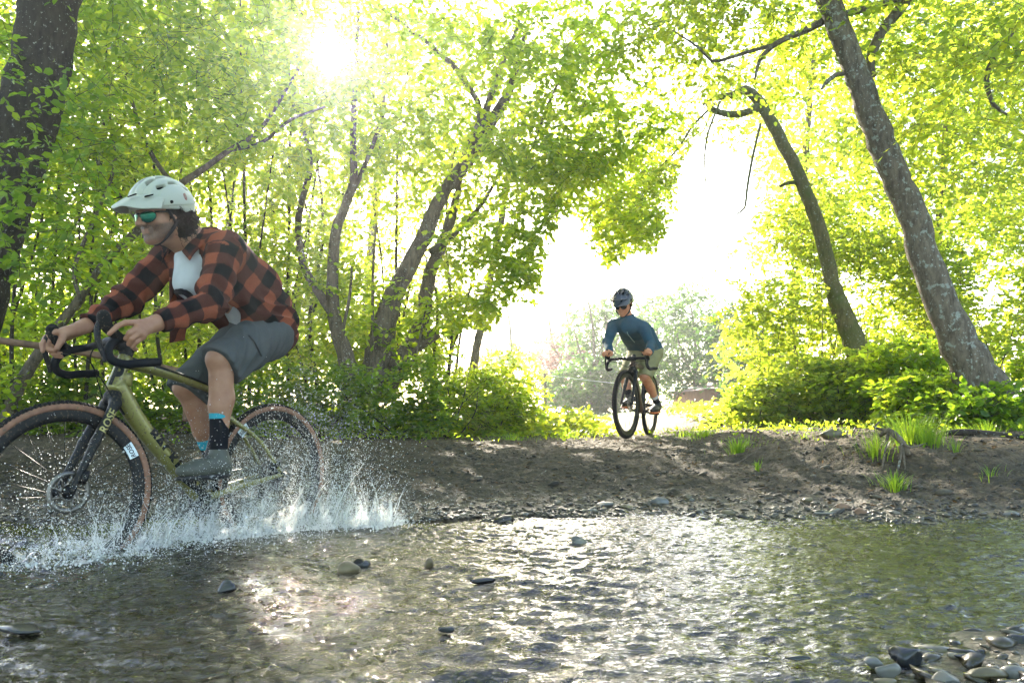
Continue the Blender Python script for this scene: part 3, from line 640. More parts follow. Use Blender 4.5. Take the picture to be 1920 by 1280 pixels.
# ------------------------------------------------------------------ solid modelling: smooth unions of tapered limbs, surfaced as one skin
class SDF:
    def __init__(s, k=.02): s.ops = []; s.k = k
    def cone(s, a, b, ra, rb=None, k=None, sub=False, flat=None):
        s.ops.append(('c', np.array(a, float), np.array(b, float), ra, ra if rb is None else rb, s.k if k is None else k, sub)); return s
    def ball(s, a, r, k=None, sub=False): return s.cone(a, a, r, r, k, sub)
    def ell(s, c, r, ax=None, k=None, sub=False):
        s.ops.append(('e', np.array(c, float), np.array(r, float), np.eye(3) if ax is None else np.array(ax, float), 0, s.k if k is None else k, sub)); return s
    def box(s, c, r, ax=None, rnd=.005, k=None, sub=False):
        s.ops.append(('b', np.array(c, float), np.array(r, float), np.eye(3) if ax is None else np.array(ax, float), rnd, s.k if k is None else k, sub)); return s
    def chain(s, P, R, k=None):
        for i in range(len(P)-1): s.cone(P[i], P[i+1], R[i], R[i+1], k)
        return s
    def mesh(s, h, disp=None, cut=None):
        lo = np.full(3, 1e9); hi = -lo
        for o in s.ops:
            if o[6]: continue
            if o[0] == 'c':
                r = max(o[3], o[4]); lo = np.minimum(lo, np.minimum(o[1], o[2])-r); hi = np.maximum(hi, np.maximum(o[1], o[2])+r)
            else:
                r = np.linalg.norm(o[2]) if o[0] == 'b' else o[2].max(); lo = np.minimum(lo, o[1]-r); hi = np.maximum(hi, o[1]+r)
        lo -= 4*h+.012; hi += 4*h+.012
        n = np.ceil((hi-lo)/h).astype(int)+1
        f = np.full(n, .06, np.float32); X = [lo[i]+h*np.arange(n[i]) for i in range(3)]
        for o in s.ops:
            if o[0] == 'c': r = max(o[3], o[4]); a = np.minimum(o[1], o[2])-r; b = np.maximum(o[1], o[2])+r
            else: r = np.linalg.norm(o[2]) if o[0] == 'b' else o[2].max(); a = o[1]-r; b = o[1]+r
            m = o[5]+.03; i0 = np.clip(((a-m-lo)/h).astype(int), 0, n); i1 = np.clip(((b+m-lo)/h).astype(int)+2, 0, n)
            if (i1 <= i0).any(): continue
            sl = tuple(slice(i0[i], i1[i]) for i in range(3))
            x = X[0][sl[0]][:, None, None]; y = X[1][sl[1]][None, :, None]; z = X[2][sl[2]][None, None, :]
            if o[0] == 'c':
                p, q = o[1], o[2]; d = q-p; L = max(d@d, 1e-12)
                t = np.clip(((x-p[0])*d[0]+(y-p[1])*d[1]+(z-p[2])*d[2])/L, 0, 1)
                g = np.sqrt((x-p[0]-t*d[0])**2+(y-p[1]-t*d[1])**2+(z-p[2]-t*d[2])**2)-(o[3]+(o[4]-o[3])*t)
            else:
                A = o[3]; dx, dy, dz = x-o[1][0], y-o[1][1], z-o[1][2]
                u = dx*A[0][0]+dy*A[0][1]+dz*A[0][2]; v = dx*A[1][0]+dy*A[1][1]+dz*A[1][2]; w = dx*A[2][0]+dy*A[2][1]+dz*A[2][2]
                if o[0] == 'e':
                    k0 = np.sqrt((u/o[2][0])**2+(v/o[2][1])**2+(w/o[2][2])**2); k1 = np.sqrt((u/o[2][0]**2)**2+(v/o[2][1]**2)**2+(w/o[2][2]**2)**2)
                    g = k0*(k0-1)/np.maximum(k1, 1e-6)
                else:
                    a_, b_, c_ = np.abs(u)-o[2][0]+o[4], np.abs(v)-o[2][1]+o[4], np.abs(w)-o[2][2]+o[4]
                    g = np.sqrt(np.maximum(a_, 0)**2+np.maximum(b_, 0)**2+np.maximum(c_, 0)**2)+np.minimum(np.maximum(a_, np.maximum(b_, c_)), 0)-o[4]
            g = g.astype(np.float32); cur = f[sl]; k = max(o[5], 1e-4)
            if o[6]:
                hh = np.maximum(k-np.abs(cur+g), 0)/k; f[sl] = np.maximum(cur, -g)+hh*hh*k*.25
            else:
                hh = np.maximum(k-np.abs(cur-g), 0)/k; f[sl] = np.minimum(cur, g)-hh*hh*k*.25
        if disp is not None or cut is not None:
            I = np.where(np.abs(f) < .035); P = np.stack([X[i][I[i]] for i in range(3)], 1)
            if disp is not None: f[I] -= disp(P).astype(np.float32)
            if cut is not None:
                for c in (cut if isinstance(cut, list) else [cut]):
                    I = np.where(f < .03); P = np.stack([X[i][I[i]] for i in range(3)], 1)
                    f[I] = np.maximum(f[I], c(P).astype(np.float32))
        return nets(f, lo, h)
def nets(f, lo, h):
    s = f < 0
    c = np.zeros(tuple(np.array(f.shape)-1), np.int8)
    for dx in (0, 1):
        for dy in (0, 1):
            for dz in (0, 1): c += s[dx:f.shape[0]-1+dx, dy:f.shape[1]-1+dy, dz:f.shape[2]-1+dz]
    act = (c > 0) & (c < 8); I = np.argwhere(act); idx = np.full(act.shape, -1, np.int32); idx[act] = np.arange(len(I))
    S = np.zeros((len(I), 3)); cnt = np.zeros(len(I))
    cor = [(0, 0, 0), (1, 0, 0), (0, 1, 0), (1, 1, 0), (0, 0, 1), (1, 0, 1), (0, 1, 1), (1, 1, 1)]
    val = [f[I[:, 0]+a, I[:, 1]+b, I[:, 2]+d] for a, b, d in cor]
    for a, b in [(0, 1), (2, 3), (4, 5), (6, 7), (0, 2), (1, 3), (4, 6), (5, 7), (0, 4), (1, 5), (2, 6), (3, 7)]:
        x = (val[a] < 0) != (val[b] < 0); t = np.where(x, val[a]/np.where(x, val[a]-val[b], 1), 0)[:, None]
        pa, pb = np.array(cor[a], float), np.array(cor[b], float)
        S += np.where(x[:, None], pa+(pb-pa)*t, 0); cnt += x
    V = lo+h*(I+S/cnt[:, None])
    Q = []
    for ax in range(3):
        o1, o2 = [(1, 2), (2, 0), (0, 1)][ax]
        sa = [slice(None)]*3; sb = [slice(None)]*3; sa[ax] = slice(0, -1); sb[ax] = slice(1, None)
        ch = s[tuple(sa)] != s[tuple(sb)]
        E = np.argwhere(ch); E = E[(E[:, o1] > 0) & (E[:, o2] > 0) & (E[:, o1] < f.shape[o1]-1) & (E[:, o2] < f.shape[o2]-1)]
        ins = s[E[:, 0], E[:, 1], E[:, 2]]
        e1 = np.zeros(3, int); e1[o1] = 1; e2 = np.zeros(3, int); e2[o2] = 1
        q = [E, E-e1, E-e1-e2, E-e2]; q = np.stack([idx[p[:, 0], p[:, 1], p[:, 2]] for p in q], 1)
        q = np.where(ins[:, None], q, q[:, ::-1])
        Q.append(q[(q >= 0).all(1)])
    return V, np.concatenate(Q)
def smooth_v(V, Q, it=2, lam=.5):
    E = np.concatenate([Q[:, [0, 1]], Q[:, [1, 2]], Q[:, [2, 3]], Q[:, [3, 0]]]); E = np.concatenate([E, E[:, ::-1]])
    deg = np.bincount(E[:, 0], minlength=len(V))[:, None]
    for _ in range(it):
        s = np.stack([np.bincount(E[:, 0], weights=V[E[:, 1], i], minlength=len(V)) for i in range(3)], 1)/np.maximum(deg, 1)
        V = V+(s-V)*lam
    return V
def vattr(me, name, A, typ='FLOAT_VECTOR'):
    a = me.attributes.new(name, typ, 'POINT')
    if typ == 'FLOAT_COLOR': a.data.foreach_set('color', np.ascontiguousarray(A, np.float32).ravel())
    elif typ == 'FLOAT': a.data.foreach_set('value', np.ascontiguousarray(A, np.float32).ravel())
    else: a.data.foreach_set('vector', np.ascontiguousarray(A, np.float32).ravel())

# ------------------------------------------------------------------ bike frame of reference
class Frame:
    def __init__(s, x, y, z, hd, lean):
        a = math.radians(hd); s.o = np.array([x, y, z]); h = np.array([math.sin(a), math.cos(a), 0]); l = np.array([-h[1], h[0], 0]); zz = np.array([0, 0, 1.])
        s.h = h; s.l = l*math.cos(lean)-zz*math.sin(lean); s.z = zz*math.cos(lean)+l*math.sin(lean)
        s.R = Matrix([[s.h[i], s.l[i], s.z[i]] for i in range(3)])
    def inv(s, px, py, v):
        c = np.array([0, 0, CZ]); d = W(px, py, 1.0)-c; t = (v-(c-s.o)@s.l)/(d@s.l); p = c+t*d-s.o
        return np.array([p@s.h, v, p@s.z])
    def world(s, p): p = np.asarray(p, float); return s.o+p[..., :1]*s.h+p[..., 1:2]*s.l+p[..., 2:]*s.z
    def place(s, o, at=(0, 0, 0)):
        o.rotation_euler = s.R.to_euler(); o.location = [float(v) for v in s.world(np.array(at, float))]

def text_mesh(txt, size, ext=0.0, bold=0.0, shear=0.0, subd=True):
    cu = bpy.data.curves.new('lettering', 'FONT'); cu.body = txt; cu.size = size; cu.align_x = 'CENTER'; cu.align_y = 'CENTER'; cu.offset = bold; cu.shear = shear; cu.resolution_u = 3
    ob = bpy.data.objects.new('lettering', cu); COL.objects.link(ob)
    dg = bpy.context.evaluated_depsgraph_get(); me = bpy.data.meshes.new_from_object(ob.evaluated_get(dg)); bpy.data.objects.remove(ob); bpy.data.curves.remove(cu)
    bm = bmesh.new(); bm.from_mesh(me)
    if subd:
        bmesh.ops.triangulate(bm, faces=bm.faces); 
        bmesh.ops.subdivide_edges(bm, edges=[e for e in bm.edges if e.calc_length() > size*.12], cuts=2, use_grid_fill=False); bmesh.ops.triangulate(bm, faces=bm.faces)
    bm.to_mesh(me); bm.free()
    return me
def warp_mesh(me, fn):
    n = len(me.vertices); a = np.empty(n*3, np.float32); me.vertices.foreach_get('co', a); a = a.reshape(-1, 3); a = np.asarray(fn(a.astype(float)), np.float32)
    me.vertices.foreach_set('co', a.ravel()); me.update(); return me

# paints
M['black_paint'] = pbr('black_paint', (.004, .0045, .0055), .45, coat=.0, spec=.25, scale=60, bstr=.05)
M['carbon'] = pbr('carbon', (.005, .006, .007), .5, coat=.0, spec=.28, scale=90, bstr=.05)
M['rubber'] = pbr('rubber', (.007, .007, .007), .8, spec=.18, scale=150, bstr=.3)
M['tan_wall'] = pbr('tan_wall', (.23, .115, .065), .7, var=(.15, .07, .042), scale=40)
M['grip_tape'] = pbr('grip_tape', (.004, .005, .007), .7, spec=.2, scale=180, bstr=.5, bump=.001)
M['steel'] = pbr('steel', (.5, .5, .48), .3, 1.0, scale=60, bstr=.05)
M['dull_steel'] = pbr('dull_steel', (.20, .19, .17), .45, 1.0, scale=60, bstr=.05)
M['olive_paint'] = pbr('olive_paint', (.20, .19, .045), .38, .35, var=(.17, .16, .04), coat=.5, scale=5, bstr=0)
M['white_label'] = pbr('white_label', (.62, .72, .74), .5, scale=20, bstr=0)
M['gold_print'] = pbr('gold_print', (.32, .28, .10), .4, .3, scale=20, bstr=0)
M['brown_paint'] = pbr('brown_paint', (.10, .055, .035), .4, .3, scale=8, bstr=0)

for k_, a_, s_ in (('carbon', .25, 110), ('olive_paint', .30, 90), ('black_paint', .1, 110), ('tan_wall', .35, 80), ('rubber', .15, 120)): muddy(M[k_], a_, s_)

def lathe_ring(prof, R0, n=96, mats=None):
    """profile [(dr, dv)] swept round the axle (axis = v); rim plane u-z; returns V,F per material"""
    th = np.linspace(0, 2*PI, n, endpoint=False); prof = np.asarray(prof, float); k = len(prof)
    r = R0+prof[:, 0]; V = np.stack([r[None]*np.cos(th)[:, None], np.broadcast_to(prof[:, 1][None], (n, k)), r[None]*np.sin(th)[:, None]], -1).reshape(-1, 3)
    i = np.arange(n)[:, None]*k; j = np.arange(k)[None]; i2 = ((np.arange(n)+1) % n)[:, None]*k; j2 = (j+1) % k
    Q = np.stack([i+j, i2+j, i2+j2, i+j2], -1).reshape(-1, 4)
    mi = np.tile(np.asarray(mats if mats is not None else [0]*k), n)
    return V, Q, mi

def wheel(parent, c, R=.348, steer=0.0, axis0=None, tan=True, name='wheel', disc=1, rimdeep=.046, label=True, caster=None, label_ang=-.32):
    """wheel > tyre, rim, spokes, brake_disc, label. c = axle centre in the bike's own frame"""
    hub = MB(); V, F = tube([(0, -.055, 0), (0, -.045, 0), (0, -.04, 0), (0, .03, 0), (0, .04, 0), (0, .055, 0)], [.012, .026, .018, .018, .030, .012], 14); hub.add(V, F)
    w = hub.build(name, M['black_paint'], parent); w.location = c
    if steer: w.rotation_euler = (Matrix.Rotation(steer, 3, Vector(axis0))).to_euler()
    tr = .0205; a = np.linspace(-2.3, 2.3, 19); prof = [(tr*math.cos(x), tr*math.sin(x)) for x in a]
    mt = [0]*19
    if tan:
        for i, x in enumerate(a):
            if abs(x) > .98: mt[i] = 1
    V, Q, mi = lathe_ring(prof, R-tr, 120, mt)
    mb = MB(); mb.add(V, [Q[mi == 0]], 0); mb2 = MB()
    mb = MB(); mb.V.append(V); mb.n = len(V); mb.Q = [Q[mi == 0], Q[mi == 1]]; mb.qm = [np.zeros((mi == 0).sum(), int), np.ones((mi == 1).sum(), int)]
    g = np.random.default_rng(3)
    for row, (off, wdt) in enumerate([(0, .0035), (.34, .003), (-.34, .003), (.68, .0035), (-.68, .0035), (.98, .003), (-.98, .003)]):   # tread knobs
        n = 130; th = (np.arange(n)+(row % 2)*.5)*2*PI/n
        er = np.stack([np.cos(th), 0*th, np.sin(th)], 1); et = np.stack([-np.sin(th), 0*th, np.cos(th)], 1)
        d = er*math.cos(off)+np.array([0, 1, 0])*math.sin(off); s_ = -er*math.sin(off)+np.array([0, 1, 0])*math.cos(off)
        C = er*(R-tr)+d*tr
        co = []
        for hh in (-.001, .0026):
            for a_, b_ in ((-1, -1), (1, -1), (1, 1), (-1, 1)): co.append(C+d*hh+et*a_*.0042*(1 if hh < 0 else .75)+s_*b_*wdt*(1 if hh < 0 else .8))
        Vk = np.stack(co, 1).reshape(-1, 3); o = np.arange(n)[:, None]*8
        Fk = np.concatenate([o+np.array([q]) for q in ([4, 5, 6, 7], [0, 1, 5, 4], [1, 2, 6, 5], [2, 3, 7, 6], [3, 0, 4, 7])]); mb.add(Vk, [Fk], 0)
    mb.build('tyre', [M['rubber'], M['tan_wall'] if tan else M['rubber']], w)
    rp = [(-.004, -.0125), (0, -.013), (.001, -.010), (.001, .010), (0, .013), (-.004, .0125), (-.5*rimdeep, .0125), (-rimdeep*.9, .008), (-rimdeep, 0), (-rimdeep*.9, -.008), (-.5*rimdeep, -.0125)]
    V, Q, mi = lathe_ring([(p[0], p[1]) for p in rp], R-2*tr+.008, 120)
    MB().add(V, [Q[:, ::-1]]).build('rim', M['carbon'], w)
    sp = MB(); n = 24
    for i in range(n):
        th = i*2*PI/n; sd = 1 if i % 2 else -1; t2 = th+(.5 if (i//2) % 2 else -.5)*1.3
        a_ = (.028*math.cos(t2), sd*.036, .028*math.sin(t2)); b_ = ((R-.080)*math.cos(th), sd*.003, (R-.080)*math.sin(th))
        V, F = tube([a_, b_], [.0012, .0012], 4); sp.add(V, F)
    sp.build('spokes', M['black_paint'], w)
    if disc:
        sv = disc*.040; d = MB()
        for r0, r1 in ((.060, .080), (.026, .034)):
            V, Q, mi = lathe_ring([(0, sv), (r1-r0, sv), (r1-r0, sv+.0022), (0, sv+.0022)], r0, 48); d.add(V, [Q[:, ::-1]])
        for i in range(9):
            th = i*2*PI/9; d.add(*tube([(.030*math.cos(th), sv+.001, .030*math.sin(th)), (.05*math.cos(th+.35), sv+.001, .05*math.sin(th+.35)), (.064*math.cos(th+.35), sv+.001, .064*math.sin(th+.35))], [.005, .004, .005], 5))
        d.build('brake_disc', M['dull_steel'], w)
    if label:
        # white sticker on the rim side, with black letters
        def ring_patch(t0, t1, r0, r1, off, n=8):
            t_ = np.linspace(t0, t1, n); V = np.concatenate([np.stack([r*np.cos(t_), 0*t_+off, r*np.sin(t_)], 1) for r in (r0, r1)])
            i = np.arange(n-1); return V, [np.stack([i, i+n, i+n+1, i+1], 1)]
        rm = R-2*tr+.006
        lb = MB(); V, F = ring_patch(label_ang-.105, label_ang+.105, rm-.040, rm-.001, .0148); lb.add(V, F)
        lb.build('rim_label', M['white_label'], w)
        me = text_mesh('ROSE', .026, bold=.0006, shear=.2)
        def f(a):
            th = label_ang-a[:, 0]/rm; r = rm-.020-a[:, 1]*1.0
            return np.stack([r*np.cos(th), 0*r+.0156, r*np.sin(th)], 1)
        link('lettering', warp_mesh(me, f), M['black_paint'], w)
    return w

def bicycle(fr, label, group, frame_mats, tan=True, steer=0.0, crank=0.0, lettering=True, rimlabel=True, name='bicycle', low=0.0):
    root = tag(empty(name), label, 'bicycle', group); fr.place(root)
    Rw = .348; rax = np.array([0, 0, Rw]); fax = np.array([1.03, 0, Rw]); bb = np.array([.424, 0, .278])
    ht, hb = np.array([.795+low*.35, 0, .888-low]), np.array([.848, 0, .738]); sc = np.array([.292, 0, .735])
    up, dk = frame_mats
    def paint(V, F, axis_hint, mb, thr=-.1, side=None):
        q = F[0]; c = V[q].mean(1); n = np.cross(V[q[:, 1]]-V[q[:, 0]], V[q[:, 2]]-V[q[:, 1]]); n = unit(n)
        low = n@np.asarray(axis_hint) < thr
        mb.V.append(V); mb.Q += [q[~low]+mb.n, q[low]+mb.n]; mb.qm += [np.zeros((~low).sum(), int), np.ones(low.sum(), int)]
        for f in F[1:]: mb.T.append(f+mb.n); mb.tm.append(np.zeros(len(f), int))
        mb.n += len(V)
    mb = MB()
    def T(P, Rr, hint=None, seg=18, thr=-.1, flat=None, m=0):
        P2, R2 = catmull(P, Rr, .02); V, F = tube(P2, R2, seg, flat=flat)
        if hint is None: mb.add(V, F, m)
        else: paint(V, F, hint, mb, thr)
    ddn = unit(bb-hb)
    T([ht+[.000, 0, .0], (ht+hb)/2, hb], [.026, .028, .033], m=0)
    T([hb+[-.012, 0, .032], hb*.7+bb*.3, hb*.3+bb*.7, bb+[0, 0, .006]], [.040, .034, .032, .036], hint=(.75, 0, .62) if True else None, thr=-.25, flat=(1.05, .95))
    T([ht+[-.012, 0, -.030], ht*.5+sc*.5+[0, 0, -.004], sc], [.031, .024, .020], hint=(0.1, 0, 1), thr=-.35, flat=(.85, 1.05))
    T([ht*.5+hb*.5+[-.02, 0, 0], hb+[-.05, 0, .02]], [.034, .03])
    T([sc+[0, 0, .02], bb], [.019, .022], m=1)
    T([sc+[-.012, 0, .045], sc], [.02, .02], m=1)
    for sd in (1, -1):
        T([sc+[-.005, sd*.008, -.10], sc*.45+rax*.55+[0, sd*.045, 0], rax+[.0, sd*.062, .008]], [.012, .0085, .009], m=0)
        T([bb+[-.02, sd*.030, -.004], bb*.5+rax*.5+[0, sd*.052, 0], rax+[0, sd*.062, 0]], [.017, .012, .011], m=0)
        mb.add(*tube([rax+[0, sd*.056, 0], rax+[0, sd*.072, 0]], [.014, .014], 12), 1)
    mb.add(*tube([bb+[0, -.044, 0], bb+[0, .044, 0]], [.024, .024], 16), 1)
    fo = mb.build('frame', [up, dk], root)
    if lettering:
        ax = ddn; pn = unit(np.cross(ax, [0, 1., 0])); pn = pn if pn[2] > 0 else -pn
        me = text_mesh('BACKROAD', .072, bold=.003)
        def f(a):
            s = .43+a[:, 0]; ang = a[:, 1]/.036-.25+.5*0   # around the tube, left side
            base = hb+ax*s[:, None]; r = np.interp(s, [0, .2, .4, .6], [.0405, .0352, .0345, .037])
            return base+[-.0, 0, .012*1.0]+r[:, None]*(np.cos(ang)[:, None]*np.array([0, 1., 0])+np.sin(ang)[:, None]*pn)
        link('lettering', warp_mesh(me, f), M['black_paint'], fo)
        axh = unit(ht-hb); side = np.array([0, 1., 0]); fwd = unit(np.cross(side, axh)); fwd = fwd if fwd[0] > 0 else -fwd
        me = text_mesh('P', .125, bold=.006)
        def f2(a):
            s = .060+a[:, 1]; ang = .38-a[:, 0]*.62/.033
            r = np.interp(s, [0, .16], [.0345, .0275])+.0008
            return hb+axh*s[:, None]+r[:, None]*(np.cos(ang+.35)[:, None]*side+np.sin(ang+.35)[:, None]*fwd)
        link('emblem', warp_mesh(me, f2), M['black_paint'], fo)
    # fork
    mf = MB(); ang = steer; sax = unit(ht-hb)
    piv = empty  # (steering pieces are turned about the head tube)
    def st(P):
        P = np.atleast_2d(np.asarray(P, float)); k = -sax; c, s_ = math.cos(ang), math.sin(ang); Q_ = P-hb
        k = sax; return hb+Q_*c+np.cross(np.broadcast_to(k, Q_.shape), Q_)*s_+k*(Q_@k)[:, None]*(1-c)
    crown = hb+[-.002, 0, -.018]
    fs = SDF(.012)
    for sd in (1, -1):
        fs.cone(st(crown+[0, sd*.012, 0])[0], st(crown+[.010, sd*.040, -.035])[0], .026, .022)
        fs.cone(st(crown+[.010, sd*.040, -.035])[0], st(crown*.5+fax*.5+[.0, sd*.050, 0])[0], .021, .018)
        fs.cone(st(crown*.5+fax*.5+[.0, sd*.050, 0])[0], st(fax+[-.004, sd*.058, .004])[0], .018, .0125)
    fs.cone(st(crown+[-.012, 0, .012])[0], st(crown+[.010, 0, -.005])[0], .027)
    V, Q = fs.mesh(.0042); V = smooth_v(V, Q, 3)
    fk = link('fork', npmesh('fork', V, [Q]), M['carbon'], root)
    cal = MB(); cal.add(*tube(st([fax+[-.055, .066, .075], fax+[-.035, .072, .03]]), [.015, .014], 10)); cal.build('brake_caliper', M['black_paint'], fk)
    ru = MB(); ru.add(*tube([rax+[.06, .060, .03], rax+[.02, .062, .06]], [.014, .013], 10)); ru.build('brake_caliper', M['black_paint'], fo)
    if lettering:
        me = text_mesh('ROSE', .042, bold=.0008, shear=.15); a0, b0 = st(crown+[.010, .040, -.035])[0], st(crown*.5+fax*.5+[.0, .050, 0])[0]; axf = unit(a0-b0)
        sd_ = unit(np.array([0, 1., 0])-axf*axf[1]); fw = np.cross(sd_, axf)
        def f3(a):
            base = a0-axf*(.085-a[:, :1]); an = a[:, 1]/.022; return base+.0238*(np.cos(an+.15)[:, None]*sd_+np.sin(an+.15)[:, None]*fw)
        link('lettering', warp_mesh(me, f3), M['gold_print'], fk)
    wf = wheel(root, st(fax)[0], Rw, steer, sax, tan, 'wheel', 1, label=rimlabel, label_ang=2.62)
    wr = wheel(root, rax, Rw, 0, None, tan, 'wheel', 1, label=rimlabel, label_ang=.85 if rimlabel else 0)
    # cockpit
    bc = ht+sax*(.045-low*.4)+[.085, 0, .005]
    s = SDF(.015); s.cone(ht+sax*.002, ht+sax*.050, .027, .024); s.cone(ht+sax*.035, st(bc)[0], .024, .021); s.cone(st(bc+[0, -.03, 0])[0], st(bc+[0, .03, 0])[0], .022)
    V, Q = s.mesh(.004); V = smooth_v(V, Q, 2); link('stem', npmesh('stem', V, [Q]), M['black_paint'], root)
    hbm = MB(); hoods = []
    for sd in (1, -1):
        P = [bc, bc+[0, sd*.09, .002], bc+[.0, sd*.165, 0], bc+[.020, sd*.198, -.004], bc+[.065, sd*.207, -.016], bc+[.100, sd*.212, -.040], bc+[.112, sd*.218, -.072], bc+[.098, sd*.225, -.100], bc+[.055, sd*.232, -.113], bc+[0, sd*.240, -.107], bc+[-.075, sd*.250, -.100]]
        P, Rr = catmull(P, [.0155, .015, .0145, .0155, .0165, .0165, .0160, .0160, .0165, .0170, .0172], .008)
        V, F = tube(st(P), Rr, 14); hbm.add(V, F)
    hnd = hbm.build('handlebar', M['grip_tape'], root)
    for sd in (1, -1):
        o = bc+[0, sd*.212, 0]
        s = SDF(.014); s.chain([st(o+q)[0] for q in ([.065, 0, -.010], [.095, 0, .012], [.122, 0, .045], [.128, 0, .068])], [.019, .0175, .017, .0205])
        s.cone(st(o+[.128, 0, .070])[0], st(o+[.118, 0, .050])[0], .022, .018)
        s.cone(st(o+[.12, 0, .02])[0], st(o+[.137, 0, .045])[0], .013, .014)
        V, Q = s.mesh(.0038); V = smooth_v(V, Q, 2); hd = link('brake_hood', npmesh('brake_hood', V, [Q]), M['rubber'], hnd)
        P, Rr = catmull([o+[.140, 0, .050], o+[.152, sd*.003, .018], o+[.150, sd*.006, -.030], o+[.132, sd*.010, -.080], o+[.128, sd*.012, -.108]], [.009, .0105, .010, .008, .006], .008)
        V, F = tube(st(P), Rr, 10, flat=(.75, 1.25)); MB().add(V, F).build('brake_lever', M['black_paint'], hnd)
    cb = MB()
    for sd in (1, -1):
        P, Rr = catmull([st(bc+[.10, sd*.205, -.03])[0], st(bc+[.11, sd*.10, -.045])[0], (st(bc+[.07, 0, -.09])[0]), hb+[.05, sd*.02, .03], hb+[.02, sd*.035, -.03]], [.0025]*5, .01); cb.add(*tube(P, Rr, 6))
    cb.build('cable', M['rubber'], root)
    # saddle, post
    sa = sc+[-.052, 0, .165]
    mb = MB(); mb.add(*tube([sc+[0, 0, .02], sa+[0, 0, -.02]], [.0138, .0138], 12)); mb.build('seatpost', M['carbon'], root)
    s = SDF(.03); s.ell(sa+[-.07, .028, .01], (.075, .05, .020)); s.ell(sa+[-.07, -.028, .01], (.075, .05, .020)); s.cone(sa+[-.05, 0, .012], sa+[.125, 0, .010], .025, .014)
    V, Q = s.mesh(.005); V = smooth_v(V, Q, 2); link('saddle', npmesh('saddle', V, [Q]), M['black_paint'], root)
    # drivetrain
    cr = SDF(.006); off = np.array([math.cos(crank), 0, math.sin(crank)])*.170
    cr.cone(bb+[0, .062, 0], bb+off+[0, .072, 0], .014, .011); cr.cone(bb+[0, -.062, 0], bb-off+[0, -.072, 0], .014, .011); cr.cone(bb+[0, -.06, 0], bb+[0, .06, 0], .011)
    V, Q = cr.mesh(.004); V = smooth_v(V, Q, 1); ck = link('crank', npmesh('crank', V, [Q]), M['carbon'], root)
    for sd in (1, -1):
        c = bb+sd*off+[0, sd*.115, 0]; p = MB()
        for a_ in (-1, 1): p.add(*tube([c+[a_*.035, -.04, 0], c+[a_*.035, .04, 0]], [.008, .008], 8)); p.add(*tube([c+[-.035, a_*.038, 0], c+[.035, a_*.038, 0]], [.007, .007], 8))
        p.add(*tube([c+[0, -.05, 0], c+[0, .045, 0]], [.009, .009], 8)); p.build('pedal', M['black_paint'], ck)
    cg = MB(); th = np.linspace(0, 2*PI, 97)[:-1]
    V, Q, mi = lathe_ring([(-.016, -.046), (0, -.046), (0, -.043), (-.016, -.043)], .082, 84); V = V.copy(); rr = np.hypot(V[:, 0], V[:, 2]); k = (rr > .08) & ((np.arange(len(V))//4) % 2 == 0); V[k] *= [1.04, 1, 1.04]; cg.add(V+bb, [Q[:, ::-1]])
    for i in range(4): t_ = i*PI/2+.5; cg.add(*tube([bb+[0, -.045, 0], bb+[.07*math.cos(t_), -.045, .07*math.sin(t_)]], [.012, .007], 6))
    cg.build('chainring', M['dull_steel'], ck)
    cs = MB()
    for i, r in enumerate(np.linspace(.024, .072, 10)): V, Q, mi = lathe_ring([(-.008, -.05+i*.0034), (0, -.05+i*.0034), (0, -.048+i*.0034), (-.008, -.048+i*.0034)], r if r > .02 else .02, 40); cs.add(V+rax, [Q[:, ::-1]])
    cs.build('cassette', M['dull_steel'], wr).location = (-rax).tolist()
    ch = MB(); P = [bb+[0, -.045, .082], rax+[0, -.045, .045]]; ch.add(*tube(P, [.004, .004], 6)); P = [bb+[0, -.045, -.082], rax+[.03, -.047, -.115], rax+[-.0, -.047, -.10], rax+[.02, -.046, -.07], rax+[.01, -.045, -.045]]; ch.add(*tube(P, [.004]*5, 6)); ch.build('chain', M['dull_steel'], root)
    de = MB(); de.add(*tube([rax+[0, -.06, -.02], rax+[.02, -.055, -.075], rax+[.03, -.05, -.12]], [.012, .014, .010], 8)); de.build('derailleur', M['black_paint'], root)
    # bottle cage like black part on the down tube
    return root, st, dict(bb=bb, off=off, bc=bc, sa=sa, rax=rax, fax=fax)

FR1 = Frame(-1.175, 3.935, 0.0, 210.8, -.024)
FR2 = Frame(1.553, 9.0, gz(1.553, 9.0), 203.0, .05)
B1, ST1, K1 = bicycle(FR1, 'olive green gravel bicycle with tan sidewall tyres splashing through the ford', 'drop-bar bicycles', (M['olive_paint'], M['black_paint']), True, math.radians(-6), math.radians(33))
B2, ST2, K2 = bicycle(FR2, 'dark brown drop-bar bicycle with black tyres on the dirt path', 'drop-bar bicycles', (M['brown_paint'], M['black_paint']), False, math.radians(-7), math.radians(188), low=.085, lettering=False, rimlabel=False)
